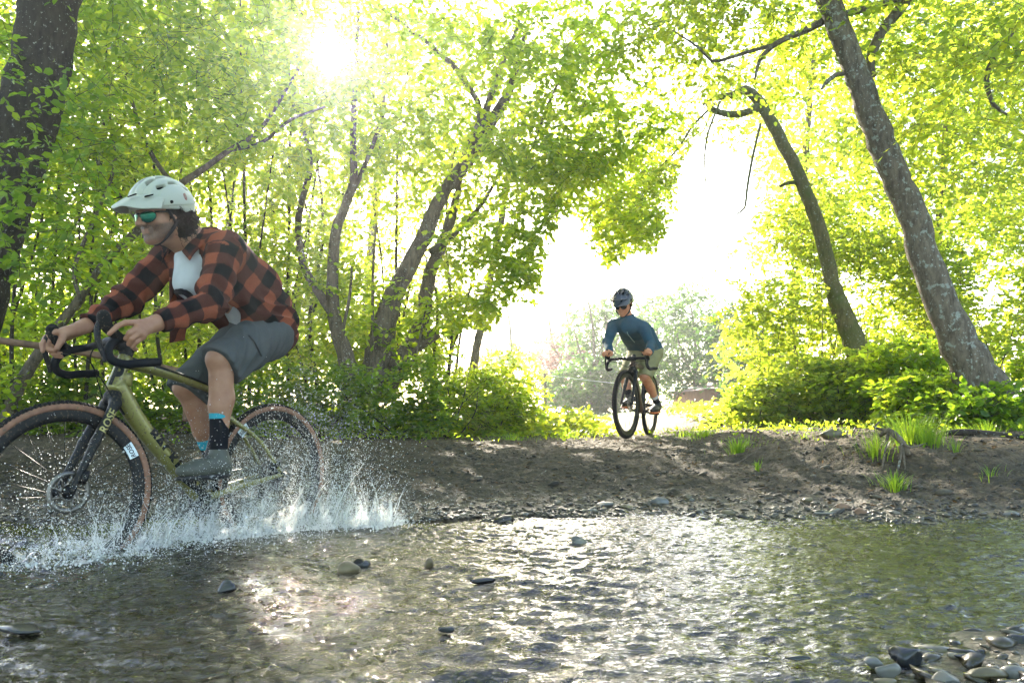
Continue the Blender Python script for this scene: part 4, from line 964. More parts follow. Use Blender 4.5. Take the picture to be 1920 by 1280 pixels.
# ------------------------------------------------------------------ people
def skinmat(name, base, stub):
    m, t, out = newmat(name)
    b = nd(t, 'ShaderNodeBsdfPrincipled'); t.links.new(b.outputs[0], out.inputs[0]); b.inputs['Roughness'].default_value = .55
    b.inputs['Subsurface Weight'].default_value = .12; b.inputs['Subsurface Radius'].default_value = (.8, .3, .15); b.inputs['Subsurface Scale'].default_value = .01
    tc = nd(t, 'ShaderNodeTexCoord'); at = nd(t, 'ShaderNodeAttribute', attribute_name='pigment'); sp = nd(t, 'ShaderNodeSeparateXYZ'); t.links.new(at.outputs['Vector'], sp.inputs[0])
    nz = nd(t, 'ShaderNodeTexNoise'); nz.inputs['Scale'].default_value = 22; nz.inputs['Detail'].default_value = 8; t.links.new(tc.outputs['Object'], nz.inputs['Vector'])
    fine = nd(t, 'ShaderNodeTexNoise'); fine.inputs['Scale'].default_value = 420; t.links.new(tc.outputs['Object'], fine.inputs['Vector'])
    r = ramp(t, nz.outputs[0], [(.3, tuple(c*k for c, k in zip(base, (.80, .70, .66)))), (.7, base)])
    def mix(a, fac, col):
        mx = nd(t, 'ShaderNodeMix', data_type='RGBA'); t.links.new(fac, mx.inputs[0]); t.links.new(a, mx.inputs[6]); mx.inputs[7].default_value = (*col, 1); return mx.outputs[2]
    o = mix(r.outputs[0], sp.outputs[1], tuple(c*k for c, k in zip(base, (.80, .55, .55))))      # lips
    fr = ramp(t, fine.outputs[0], [(.40, (.45, .45, .45)), (.58, (1, 1, 1))]); mu = nd(t, 'ShaderNodeMath', operation='MULTIPLY'); t.links.new(fr.outputs[0], mu.inputs[0]); t.links.new(sp.outputs[0], mu.inputs[1])
    o = mix(o, mu.outputs[0], stub)
    t.links.new(o, b.inputs['Base Color'])
    bu = nd(t, 'ShaderNodeBump'); bu.inputs['Strength'].default_value = .6; bu.inputs['Distance'].default_value = .004; t.links.new(nz.outputs[0], bu.inputs['Height']); t.links.new(bu.outputs[0], b.inputs['Normal'])
    return m
def plaidmat():
    m, t, out = newmat('plaid_flannel')
    b = nd(t, 'ShaderNodeBsdfPrincipled'); t.links.new(b.outputs[0], out.inputs[0]); b.inputs['Roughness'].default_value = .95; b.inputs['Sheen Weight'].default_value = 0; b.inputs['Specular IOR Level'].default_value = .15
    at = nd(t, 'ShaderNodeAttribute', attribute_name='weave'); tc = nd(t, 'ShaderNodeTexCoord')
    nz = nd(t, 'ShaderNodeTexNoise'); nz.inputs['Scale'].default_value = 18; t.links.new(tc.outputs['Object'], nz.inputs['Vector'])
    sc = nd(t, 'ShaderNodeVectorMath', operation='SCALE'); sc.inputs['Scale'].default_value = .022; t.links.new(nz.outputs['Color'], sc.inputs[0])
    ad = nd(t, 'ShaderNodeVectorMath', operation='ADD'); t.links.new(at.outputs['Vector'], ad.inputs[0]); t.links.new(sc.outputs[0], ad.inputs[1])
    sp = nd(t, 'ShaderNodeSeparateXYZ'); t.links.new(ad.outputs[0], sp.inputs[0])
    st = []
    for k in range(2):
        p = nd(t, 'ShaderNodeMath', operation='PINGPONG'); p.inputs[1].default_value = .062; t.links.new(sp.outputs[k], p.inputs[0])
        r = nd(t, 'ShaderNodeMapRange'); r.inputs[1].default_value = .029; r.inputs[2].default_value = .033; t.links.new(p.outputs[0], r.inputs[0]); st.append(r.outputs[0])
    s = nd(t, 'ShaderNodeMath', operation='ADD'); t.links.new(st[0], s.inputs[0]); t.links.new(st[1], s.inputs[1])
    h = nd(t, 'ShaderNodeMath', operation='MULTIPLY'); h.inputs[1].default_value = .5; t.links.new(s.outputs[0], h.inputs[0])
    r = ramp(t, h.outputs[0], [(0, (.205, .056, .028)), (.45, (.055, .018, .013)), (.55, (.055, .018, .013)), (1, (.005, .005, .006))])
    fz = nd(t, 'ShaderNodeTexNoise'); fz.inputs['Scale'].default_value = 260; t.links.new(tc.outputs['Object'], fz.inputs['Vector'])
    mx = nd(t, 'ShaderNodeMix', data_type='RGBA', blend_type='MULTIPLY'); mx.inputs[0].default_value = .5; t.links.new(r.outputs[0], mx.inputs[6]); rr = ramp(t, fz.outputs[0], [(.3, (.6, .6, .6)), (.7, (1.2, 1.2, 1.2))]); t.links.new(rr.outputs[0], mx.inputs[7])
    t.links.new(mx.outputs[2], b.inputs['Base Color'])
    bu = nd(t, 'ShaderNodeBump'); bu.inputs['Strength'].default_value = .5; bu.inputs['Distance'].default_value = .006
    n3 = nd(t, 'ShaderNodeTexNoise'); n3.inputs['Scale'].default_value = 16; n3.inputs['Detail'].default_value = 5; n3.inputs['Distortion'].default_value = 1.2; t.links.new(tc.outputs['Object'], n3.inputs['Vector'])
    t.links.new(n3.outputs[0], bu.inputs['Height']); t.links.new(bu.outputs[0], b.inputs['Normal'])
    return m
def cloth(name, col, sc=14, b=.006): return pbr(name, col, .92, spec=.12, sheen=0, scale=sc, bump=b, bstr=.5, var=tuple(c*.82 for c in col))
M['skin'] = skinmat('skin', (.30, .155, .088), (.046, .033, .024))
M['skin2'] = skinmat('skin_tanned', (.50, .21, .10), (.4, .2, .11))
M['plaid'] = plaidmat()
M['tee'] = cloth('white_jersey', (.42, .45, .45)); M['shorts'] = cloth('grey_sweat', (.064, .073, .072)); M['shorts_dark'] = cloth('dark_grey', (.045, .048, .052))
M['sock'] = cloth('black_knit', (.008, .009, .012), 60); M['sock_band'] = cloth('teal_knit', (.03, .29, .36), 60); M['shoe'] = pbr('grey_shoe', (.060, .066, .050), .6, scale=30)
M['shoe_black'] = pbr('black_shoe', (.012, .012, .013), .6, scale=30); M['sole_orange'] = pbr('orange_sole', (.75, .16, .02), .6, scale=30)
M['helmet'] = pbr('helmet_shell', (.35, .375, .30), .45, scale=5, var=(.31, .34, .27), coat=.1, bstr=0)
M['helmet_dark'] = pbr('dark_helmet', (.010, .022, .050), .4, scale=5, coat=.3, bstr=0)
M['foam'] = pbr('helmet_foam', (.004, .004, .0045), .95, spec=.08, scale=60)
M['hair'] = pbr('dark_hair', (.010, .007, .005), .8, spec=.15, scale=120, var=(.004, .003, .0025), bstr=.8, bump=.004)
M['strap'] = pbr('strap_webbing', (.008, .008, .009), .8, scale=80)
M['jacket'] = cloth('blue_fleece', (.018, .070, .105)); M['jacket_panel'] = cloth('grey_green_fleece', (.045, .095, .13)); M['khaki'] = cloth('khaki_cotton', (.24, .22, .11)); M['pale_knit'] = cloth('pale_knit', (.5, .5, .48))
M['zip'] = pbr('zip_tape', (.22, .42, .42), .6)
m, t, out = newmat('mirror_lens'); b = nd(t, 'ShaderNodeBsdfPrincipled'); t.links.new(b.outputs[0], out.inputs[0]); b.inputs['Base Color'].default_value = (.02, .16, .11, 1); b.inputs['Metallic'].default_value = .85; b.inputs['Roughness'].default_value = .08; M['lens'] = m

def folds(P, amp, seed, dirs=None, sc=1.0):
    """cloth creases: sharp ridges of warped noise"""
    a = noise3(P, seed, 14, 9*sc); b = noise3(P*[1, 1, 1]+.3, seed+1, 14, 17*sc)
    r = (1-np.abs(a)*1.6)*.6+(1-np.abs(b)*1.7)*.4
    return amp*np.clip(r, -1, 1)
def fold_axis(P, o, d, n, amp, w, seed):
    """long creases running along d, spaced w along n"""
    q = (P-o)@n/w+.8*noise3(P, seed, 10, 5); e = noise3(P, seed+5, 10, 4)
    return amp*(1-np.abs(np.sin(q*PI))*1.4)*np.clip(.5+e, 0, 1.2)

def head_axes(fwd, up0=(0, 0, 1), roll=0.0):
    f = unit(np.array(fwd, float)); s = unit(np.cross(up0, f)); t = np.cross(f, s)
    if roll: s, t = s*math.cos(roll)+t*math.sin(roll), t*math.cos(roll)-s*math.sin(roll)
    return np.array([f, s, t])
def build_head(S, O, A, beard=True):
    H = lambda x, y, z: O+x*A[0]+y*A[1]+z*A[2]
    S.ell(H(-.012, 0, .035), (.098, .077, .090), A, k=.02); S.ell(H(.030, 0, -.025), (.064, .060, .088), A, k=.03)
    S.cone(H(.0, .046, -.050), H(.070, .014, -.100), .026, .019, k=.03); S.cone(H(.0, -.046, -.050), H(.070, -.014, -.100), .026, .019, k=.03)
    S.ball(H(.080, 0, -.100), .019, k=.02); S.ball(H(.062, .040, -.028), .022, k=.03); S.ball(H(.062, -.040, -.028), .022, k=.03)
    S.cone(H(.082, -.034, .022), H(.082, .034, .022), .013, k=.02)
    S.cone(H(.092, 0, .010), H(.126, 0, -.032), .0085, .0125, k=.010); S.ball(H(.109, .014, -.037), .0095, k=.008); S.ball(H(.109, -.014, -.037), .0095, k=.008)
    S.cone(H(.090, -.020, -.058), H(.090, .020, -.058), .0085, k=.010); S.cone(H(.090, -.017, -.073), H(.090, .017, -.073), .0088, k=.010)
    S.ball(H(.094, 0, -.057), .008, k=.006)
    for sd in (1, -1):
        S.ball(H(.086, sd*.030, .002), .014, k=.012, sub=True); S.ball(H(.072, sd*.030, .002), .0125, k=.004)
        S.ell(H(-.006, sd*.080, -.010), (.019, .009, .032), A, k=.012); S.ell(H(.000, sd*.090, -.008), (.009, .006, .017), A, k=.006, sub=True)
    S.cone(H(.104, -.018, -.0665), H(.104, .018, -.0665), .0030, k=.003, sub=True)
    return H
def hand(S, wrist, palm_c, knuckles, tips_chain, thumb, r=1.0):
    """wrist point, palm, four knuckles, four finger chains (list of points from the knuckle), thumb chain"""
    for i, kn in enumerate(knuckles):
        S.cone(palm_c, kn, .0165*r, .0115*r, k=.016)
        S.cone(wrist, kn*.4+palm_c*.6, .0215*r, .015*r, k=.016)
        pts = [kn]+list(tips_chain[i]); rr = [.0108, .0098, .0090, .0078][:len(pts)]
        f = [1.0, 1.05, 1.0, .88][i]
        for a, b, ra, rb in zip(pts[:-1], pts[1:], rr[:-1], rr[1:]): S.cone(a, b, ra*r*f, rb*r*f, k=.0028)
        S.ball(kn, .0122*r*f, k=.006)
    S.cone(wrist, thumb[0], .019*r, .0145*r, k=.015)
    for a, b, ra, rb in zip(thumb[:-1], thumb[1:], (.0145, .0118, .0105), (.0118, .0108, .0092)): S.cone(a, b, ra*r, rb*r, k=.004)

def mesh_obj(S, h, name, mat, root, it=2, disp=None, cut=None, attrs=None):
    V, Q = S.mesh(h, disp, cut); V = smooth_v(V, Q, it)
    me = npmesh(name, V, [Q]); 
    if attrs: attrs(me, V)
    return link(name, me, mat, root), V, Q
def seg_param(P, pts):
    """distance to a polyline, arc length along it and the angle round it"""
    best = np.full(len(P), 1e9); s = np.zeros(len(P)); ang = np.zeros(len(P)); L0 = 0
    for a, b in zip(pts[:-1], pts[1:]):
        d = b-a; L = np.linalg.norm(d); u = d/L; t = np.clip((P-a)@u/L, 0, 1); q = a+t[:, None]*d; r = P-q; e = np.linalg.norm(r, axis=1)
        n = unit(np.cross(u, [0, 1., .3])); m_ = np.cross(u, n); k = e < best
        best[k] = e[k]; s[k] = (L0+t*L)[k]; ang[k] = np.arctan2(r@m_, r@n)[k]; L0 += L
    return best, s, ang

def leg_skin(S, hip, knee, ankle, heel, toe, r=1.0):
    kd = unit(np.cross(knee-hip, ankle-knee)); bk = unit(np.cross(unit(ankle-knee), np.array([0, 1., 0]))); bk = bk if bk[0] < 0 else -bk
    S.cone(hip, hip*.3+knee*.7, .085*r, .066*r, k=.03); S.cone(hip*.3+knee*.7, knee, .066*r, .054*r, k=.03)
    S.ball(knee-bk*.014, .046*r, k=.03)
    sh = ankle-knee
    S.cone(knee, knee+sh*.5, .050*r, .045*r, k=.02); S.cone(knee+sh*.5, ankle, .045*r, .030*r, k=.02)
    S.cone(knee+sh*.16+bk*.020, knee+sh*.42+bk*.026, .040*r, .039*r, k=.03); S.cone(knee+sh*.42+bk*.026, knee+sh*.72+bk*.006, .038*r, .026*r, k=.03)
def shoe(root, ankle, heel, toe, ms, msole, up=None):
    f = unit(toe-heel); up = unit(np.cross(f, [0, -1., 0])); up = up if up[2] > 0 else -up; sd = np.cross(up, f); A = np.array([f, sd, up]); L = np.linalg.norm(toe-heel)
    s = SDF(.03); s.ell(heel+f*.045+up*.038, (.058, .038, .046), A); s.ell(toe-f*.075+up*.030, (.088, .047, .036), A); s.cone(heel+f*.05+up*.05, ankle, .044, .040); s.cone(heel+f*.08+up*.050, toe-f*.09+up*.038, .040, .034)
    so, V, Q = mesh_obj(s, .0048, 'shoe', ms, root, 2)
    b = SDF(.02); b.ell(heel+f*.05, (.060, .040, .016), A); b.ell(toe-f*.08, (.092, .049, .015), A); mesh_obj(b, .0048, 'sole', msole, so, 1)
    for i in range(4):
        q = heel*.45+toe*.55-f*(.035-.022*i)+up*(.070-.004*i); MB().add(*tube([q-sd*.022, q+up*.006, q+sd*.022], [.0028]*3, 6)).build('lace', M['pale_knit'] if i < 99 else ms, so)
    return so

# ---------------- near rider
P1 = tag(empty('person'), 'near rider in white helmet, red and black plaid shirt and grey shorts', 'person', 'riders crossing the ford'); FR1.place(P1)
hipL, hipR = np.array([.115, .100, 1.015]), np.array([.115, -.100, 1.010])
kneeL, kneeR = np.array([.425, .125, .885]), np.array([.415, -.115, .775])
ankL, ankR = np.array([.425, .128, .475]), np.array([.215, -.125, .365])
shL, shR = np.array([.455, .185, 1.375]), np.array([.475, -.185, 1.375])
elL, elR = FR1.inv(392, 572, .262), np.array([.645, -.270, 1.155])
bc = K1['bc']; hoodL = ST1(bc+[.10, .212, .02])[0]; hoodR = ST1(bc+[.10, -.212, .02])[0]
wrL, wrR = FR1.inv(292, 606, .235), FR1.inv(158, 612, -.225)
neck0, HO = np.array([.500, 0, 1.430]), np.array([.655, .008, 1.512])
HA = head_axes((.965, .07, -.27), roll=-.03)
S = SDF(.02); H = build_head(S, HO, HA)
S.cone(H(-.035, 0, -.045), neck0, .056, .062, k=.03); S.cone(H(.02, 0, -.075), neck0+[.045, 0, -.02], .040, .05, k=.04); S.cone(neck0, [.40, 0, 1.36], .065, .10, k=.05)
Vh, Qh = S.mesh(.0031); Vh = smooth_v(Vh, Qh, 1)
loc = (Vh-HO)@HA.T
beard = sstep(-.028, -.050, loc[:, 2])*sstep(-.01, .02, loc[:, 0])*sstep(.085, .05, -loc[:, 2]-.04)
beard = np.clip(beard*1.15, 0, 1)*np.where((np.abs(loc[:, 2]+.0655) < .011) & (loc[:, 0] > .085) & (np.abs(loc[:, 1]) < .022), .45, 1)
beard = np.maximum(beard, .85*sstep(.004, .0, np.abs(loc[:, 2]+.048)-.006)*(loc[:, 0] > .075)*(np.abs(loc[:, 1]) < .03))
lips = ((np.abs(loc[:, 2]+.0655) < .0105) & (loc[:, 0] > .088) & (np.abs(loc[:, 1]) < .022)).astype(float)*.25
# arms, hands
S = SDF(.015)
S.cone(elL, wrL, .040, .029, k=.02); S.cone(elL*.7+wrL*.3, wrL, .042, .026, k=.02); S.cone(elL, shL, .042, .05)
vL = .228
kn = [FR1.inv(262, 604, vL+.012), FR1.inv(259, 614, vL+.022), FR1.inv(262, 623, vL+.026), FR1.inv(268, 630, vL+.024)]
pc = FR1.inv(281, 609, vL+.002)
ch = [[FR1.inv(236, 605, vL+.012), FR1.inv(219, 612, vL+.004), FR1.inv(205, 626, vL-.004)],
      [FR1.inv(243, 624, vL+.020), FR1.inv(237, 634, vL+.004), FR1.inv(243, 640, vL-.012)],
      [FR1.inv(248, 635, vL+.022), FR1.inv(242, 644, vL+.004), FR1.inv(249, 648, vL-.012)],
      [FR1.inv(256, 641, vL+.018), FR1.inv(249, 650, vL+.004), FR1.inv(255, 655, vL-.010)]]
hand(S, wrL, pc, kn, ch, [FR1.inv(272, 606, vL-.025), FR1.inv(255, 617, vL-.034), FR1.inv(243, 628, vL-.030)], 1.14)
S.cone(elR, wrR, .040, .028, k=.02); S.cone(elR, shR, .042, .05)
vR = -.222
kn = [FR1.inv(104, 622, vR+.004), FR1.inv(98, 630, vR-.012), FR1.inv(99, 639, vR-.020), FR1.inv(103, 646, vR-.020)]
pc = FR1.inv(125, 624, vR-.010)
ch = [[FR1.inv(86, 632, vR-.020), FR1.inv(79, 644, vR-.016), FR1.inv(80, 658, vR-.008)],
      [FR1.inv(86, 646, vR-.020), FR1.inv(92, 655, vR-.006), FR1.inv(104, 657, vR+.014)],
      [FR1.inv(92, 656, vR-.018), FR1.inv(100, 663, vR-.002), FR1.inv(114, 663, vR+.014)],
      [FR1.inv(100, 662, vR-.014), FR1.inv(106, 668, vR), FR1.inv(116, 669, vR+.012)]]
hand(S, wrR, pc, kn, ch, [FR1.inv(120, 628, vR+.020), FR1.inv(114, 641, vR+.030), FR1.inv(107, 653, vR+.030)], 1.12)
Va, Qa = S.mesh(.0030, disp=lambda P: .0009*noise3(P, 8, 12, 60)); Va = smooth_v(Va, Qa, 1)
S = SDF(.03); leg_skin(S, hipL, kneeL, ankL, None, None, 1.0); leg_skin(S, hipR, kneeR, ankR, None, None, 1.0)
S.cone([.0, 0, 1.08], [.40, 0, 1.35], .11, .12, k=.05)
Vl, Ql = S.mesh(.0052); Vl = smooth_v(Vl, Ql, 2)
V = np.vstack([Vh, Va, Vl]); Q = np.vstack([Qh, Qa+len(Vh), Ql+len(Vh)+len(Va)])
me = npmesh('body', V, [Q]); pig = np.zeros((len(V), 3)); pig[:len(Vh), 0] = beard; pig[:len(Vh), 1] = lips; vattr(me, 'pigment', pig)
BO = link('body', me, M['skin'], P1)

def torso_ops(S, g=0.0, lo=0.0):
    """trunk between pelvis and shoulders, grown by g"""
    c1, c2, c3 = np.array([.095, 0, 1.075]), np.array([.185, 0, 1.250]), np.array([.385, 0, 1.355])
    for sd in (1, -1):
        S.cone(c1+[lo, sd*.065, 0], c2+[0, sd*.060, 0], .105+g, .100+g, k=.04); S.cone(c2+[0, sd*.06, 0], c3+[0, sd*.075, -.01], .100+g, .112+g, k=.04)
        S.cone(c3+[.02, sd*.07, .01], (shL if sd > 0 else shR)+[-.015, -sd*.02, -.005], .098+g, .062+g, k=.04)
    S.cone(c3+[.03, 0, .03], neck0+[-.02, 0, -.02], .085+g, .060+g, k=.05)
_a, _b = FR1.inv(425, 608, .17), FR1.inv(535, 660, .14)
HN = unit(np.array([-(_b-_a)[2], 0, (_b-_a)[0]])); HN = HN if HN[2] > 0 else -HN; HC = float(_a@HN)
# t-shirt (white), seen in the open front and below the hem
S = SDF(.03); torso_ops(S, .006); S.cone([.08, .03, 1.04], [.20, .02, 1.17], .10, .09, k=.04); S.chain(np.array([[.520, .015, 1.335], [.500, .02, 1.235], [.43, .01, 1.185]]), [.055, .070, .060], k=.05)
def tcut(P):
    a = -(P-np.array([.545, 0, 1.365]))@unit(np.array([-.55, 0, -1.]))       # neckline plane
    return a*1.0
TS, V, Q = mesh_obj(S, .006, 't_shirt', M['tee'], P1, 2, disp=lambda P: folds(P, .004, 31, sc=.8), cut=[lambda P: (P-np.array([.54, 0, 1.405]))@unit(np.array([.80, 0, .62])), lambda P: -(P@HN-HC-.004)])
# round printed mark on the chest
def on_surface(V, o, d, pts):
    """drop points along d onto the mesh vertices V"""
    d = unit(np.array(d, float)); r = []
    for p in pts:
        e = V-p; s = e@d; l = np.linalg.norm(e-s[:, None]*d, axis=1); k = l < .012
        if k.any(): j = np.where(k)[0]; r.append(p+d*(s[j].min()-.003))
        else: r.append(p)
    return np.array(r)
# plaid shirt, open at the front, sleeves to the wrists
S = SDF(.03); torso_ops(S, .018)
S.cone([.062, .050, 1.045], [.12, .050, 1.16], .120, .115, k=.04); S.cone([.062, -.050, 1.045], [.12, -.050, 1.16], .120, .115, k=.04)
S.cone([.095, .100, 1.03], [.20, .11, 1.10], .072, .065, k=.05); S.cone([.10, .11, 1.09], [.35, .115, 1.19], .065, .06, k=.05); S.cone([.06, .09, 1.02], [.24, .10, 1.06], .06, .045, k=.05); S.cone([.10, -.11, 1.08], [.40, -.125, 1.20], .05, .05, k=.05)
cuffL, cuffR = wrL*.94+elL*.06, wrR*.90+elR*.10
for sh, el, wr, cf in ((shL, elL, wrL, cuffL), (shR, elR, wrR, cuffR)):
    S.cone(sh, el, .080, .060, k=.03); S.cone(el, el*.35+cf*.65, .060, .047, k=.02); S.cone(el*.35+cf*.65, cf, .047, .041, k=.02)
    S.cone(sh*.5+el*.5+[-.02, 0, -.015], el+[-.015, 0, -.01], .06, .055, k=.03)
spn = unit(np.array([.40, 0, .26])); spp = np.array([-spn[2], 0, spn[0]])
def shirt_disp(P):
    d = folds(P, .006, 41)+fold_axis(P, np.array([.3, 0, 1.2]), None, unit(np.array([.35, .2, -1.])), .013, .085, 44)*(P[:, 0] < .46)
    for sh, el, cf, sd in ((shL, elL, cuffL, 3), (shR, elR, cuffR, 6)):
        e, s, a = seg_param(P, [sh, el, cf]); k = np.exp(-((s-.28)/.09)**2)+.5*np.exp(-((s-.48)/.06)**2)+.25
        d = d+(e < .11)*k*.0075*np.sin(s*78+1.6*np.sin(a*2+sd)+sd)
    return d
def cut_open(P):        # front opening, widest at the throat, and the hem
    q = (P-np.array([.02, 0, 1.08]))@spn; below = (P-np.array([.02, 0, 1.08]))@spp
    w = np.interp(q, [0, .15, .30, .50, .6], [.005, .055, .100, .100, .07])
    y0 = np.interp(q, [0, .3, .5], [-.01, .025, .015])
    g = np.minimum(w-np.abs(P[:, 1]-y0), -.00-below+.02)
    e1, _, _ = seg_param(P, [shL, elL, cuffL]); e2, _, _ = seg_param(P, [shR, elR, cuffR])
    return np.where((e1 < .066) | (e2 < .066), -1., g)
def cut_hem(P):
    e1, _, _ = seg_param(P, [shL, elL, cuffL]); e2, _, _ = seg_param(P, [shR, elR, cuffR])
    return np.where(((e1 < .072) & (P[:, 0] > .30)) | ((e2 < .072) & (P[:, 0] > .30)), -1., -(P@HN-HC-.012*np.sin(P[:, 0]*22+P[:, 1]*9)))
def cut_cuff(P):
    g = np.full(len(P), -1.)
    for el, cf in ((elL, cuffL), (elR, cuffR)):
        u = unit(cf-el); q = (P-cf)@u; e = np.linalg.norm(P-cf-q[:, None]*u, axis=1); g = np.where((e < .1) & (q > -.03), q, g)
    return g
def cut_neck(P): 
    q = P-(neck0+[.012, 0, .02]); n = unit(np.array([.74, 0, .67])); return q@n-.012-.25*np.abs(q[:, 1])
def weave(me, V):
    pts = {'t': [np.array([-.10, 0, 1.02]), np.array([.22, 0, 1.23]), np.array([.55, 0, 1.42])]}
    eL, sL, aL = seg_param(V, [shL, elL, wrL]); eR, sR, aR = seg_param(V, [shR, elR, wrR]); q = V-np.array([.2, 0, 1.2])
    A = np.zeros((len(V), 3)); A[:, 0] = q@spn+1; A[:, 1] = np.arctan2(q@spp, V[:, 1])*.15+1
    kL = (eL < .083) & (V[:, 1] > .12+.0*V[:, 0]) & (eL < eR); kR = (eR < .083) & (V[:, 1] < -.12)
    A[kL, 0] = sL[kL]+.37; A[kL, 1] = aL[kL]*.062+1; A[kR, 0] = sR[kR]+.40; A[kR, 1] = aR[kR]*.062+1
    vattr(me, 'weave', A)
SH, Vs, Qs = mesh_obj(S, .0052, 'plaid_shirt', M['plaid'], P1, 1, disp=shirt_disp, cut=[cut_open, cut_hem, cut_cuff, cut_neck], attrs=weave)
# collar, and the loose front flap hanging on the far side
def ribbon(name, mat, parent, L, Rr, th=.004, attrs=None):
    L, Rr = np.array(L, float), np.array(Rr, float); n = len(L)
    def rs(P):
        return catmull(P, np.zeros(len(P)), .012)[0]
    m_ = 24
    def res(P):
        t = np.linspace(0, 1, len(P)); return np.stack([np.interp(np.linspace(0, 1, m_), t, P[:, i]) for i in range(3)], 1)
    L2, R2 = res(rs(L)), res(rs(Rr)); k = 8
    G = L2[:, None]*(1-np.linspace(0, 1, k))[None, :, None]+R2[:, None]*np.linspace(0, 1, k)[None, :, None]
    G = G+(.004*np.sin(np.arange(m_)*.9)[:, None, None]*np.linspace(0, 1, k)[None, :, None])*np.array([.3, 1, .2])
    nrm = unit(np.cross(np.gradient(G, axis=0), np.gradient(G, axis=1))); A_, B_ = G+nrm*th/2, G-nrm*th/2
    V = np.concatenate([A_.reshape(-1, 3), B_.reshape(-1, 3)]); i = (np.arange(m_-1)[:, None]*k+np.arange(k-1)[None]).ravel()
    q = np.stack([i, i+1, i+k+1, i+k], 1); o = m_*k; F = [q, (q+o)[:, ::-1]]
    rim = [j for j in range(k)]+[j*k+k-1 for j in range(1, m_)]+[(m_-1)*k+j for j in range(k-2, -1, -1)]+[j*k for j in range(m_-2, 0, -1)]
    rim = np.array(rim); r2 = np.roll(rim, -1); F.append(np.stack([rim, rim+o, r2+o, r2], 1))
    me = npmesh(name, V, [np.concatenate(F)])
    if attrs: attrs(me, V)
    return link(name, me, mat, parent)
for sd in (1, -1):
    ribbon('collar', M['plaid'], SH, [neck0+[-.085, sd*.005, .045], neck0+[-.055, sd*.060, .040], neck0+[.005, sd*.080, .015], neck0+[.055, sd*.072, -.030], neck0+[.085, sd*.060, -.075]],
           [neck0+[-.100, sd*.01, .015], neck0+[-.075, sd*.085, .005], neck0+[.0, sd*.112, -.028], neck0+[.05, sd*.110, -.075], neck0+[.075, sd*.098, -.120]], .005, weave)
a_ = FR1.inv
ribbon('shirt_front', M['plaid'], SH, [a_(318, 520, -.06), a_(318, 560, -.07), a_(320, 600, -.075), a_(318, 643, -.08)], [a_(360, 540, -.11), a_(352, 580, -.12), a_(350, 612, -.12), a_(345, 638, -.12)], .005, weave)
# printed ring mark on the t-shirt
me = text_mesh('O', .16, bold=.009)
def chest(a):
    o = np.array([.500, .035, 1.215]); x = unit(np.array([.25, .95, -.1])); y = spn; z = np.cross(x, y); z = z if z@spp < 0 else -z
    P = o+(a[:, :1]*.8)*x+a[:, 1:2]*.8*y+z*.2
    return on_surface(np.array([v.co for v in TS.data.vertices]), None, -z, P)+z*.004
link('printed_mark', warp_mesh(me, chest), M['sock'], TS)
# shorts
S = SDF(.03)
S.cone([.095, .060, 1.05], [.13, .065, 1.04], .110, .108, k=.04); S.cone([.095, -.060, 1.05], [.13, -.065, 1.04], .110, .108, k=.04)
S.cone([.12, .095, 1.045], [.295, .115, .985], .090, .070, k=.04)
hemL, hemR = hipL*.02+kneeL*.98, hipR*.02+kneeR*.98
for hp, kn_, sd in ((hipL, kneeL, 1), (hipR, kneeR, -1)):
    S.cone(hp, hp*.5+kn_*.5, .108, .092, k=.03); S.cone(hp*.5+kn_*.5, kn_, .092, .084, k=.03); S.cone(hp*.4+kn_*.6+[-.01, 0, -.03], kn_+[-.045, 0, -.055], .072, .066, k=.04)
def shorts_cut(P):
    g = np.full(len(P), -1.)
    for kn_, hp, sd in ((kneeL, hipL, 1), (kneeR, hipR, -1)):
        u = unit(kn_-hp); u = unit(u*.75+np.array([.05, 0, -.55])*(.8 if sd > 0 else 1.0)); q = (P-(kn_+[-.0, 0, -.020 if sd > 0 else -.035]))@u; g = np.where((P[:, 1]*sd > .01) & (P[:, 0] > .2), q, g)
    return g
_, V, Q = mesh_obj(S, .0055, 'shorts', M['shorts'], P1, 2, disp=lambda P: folds(P, .006, 51, sc=.9)+fold_axis(P, np.array([.3, 0, .95]), None, unit(np.array([1., .2, .25])), .010, .045, 54), cut=[shorts_cut, lambda P: (P@unit(np.array([.3, 0, 1.0]))-1.14)])
q_ = on_surface(V, None, [0, -1, 0], np.array([FR1.inv(*p, .5) for p in ((466, 628), (476, 640), (484, 655), (490, 668))]))
MB().add(*tube(q_, [.0035]*len(q_), 6, flat=(.5, 1.6))).build('pocket_seam', M['strap'], _)
# socks, shoes
for ank, kn_, heel, toe in ((ankL, kneeL, np.array([.375, .130, .372]), np.array([.630, .135, .375])), (ankR, kneeR, np.array([.150, -.130, .235]), np.array([.410, -.135, .185]))):
    u = unit(kn_-ank); s = SDF(.01); s.cone(ank-u*.05, ank+u*.165, .036, .0425)
    so, V, Q = mesh_obj(s, .0045, 'sock', M['sock'], P1, 1)
    s = SDF(.004); s.cone(ank+u*.158, ank+u*.184, .0435, .0445); mesh_obj(s, .004, 'sock_band', M['sock_band'], so, 1)
    shoe(P1, ank, heel, toe, M['shoe'], M['shoe_black'])

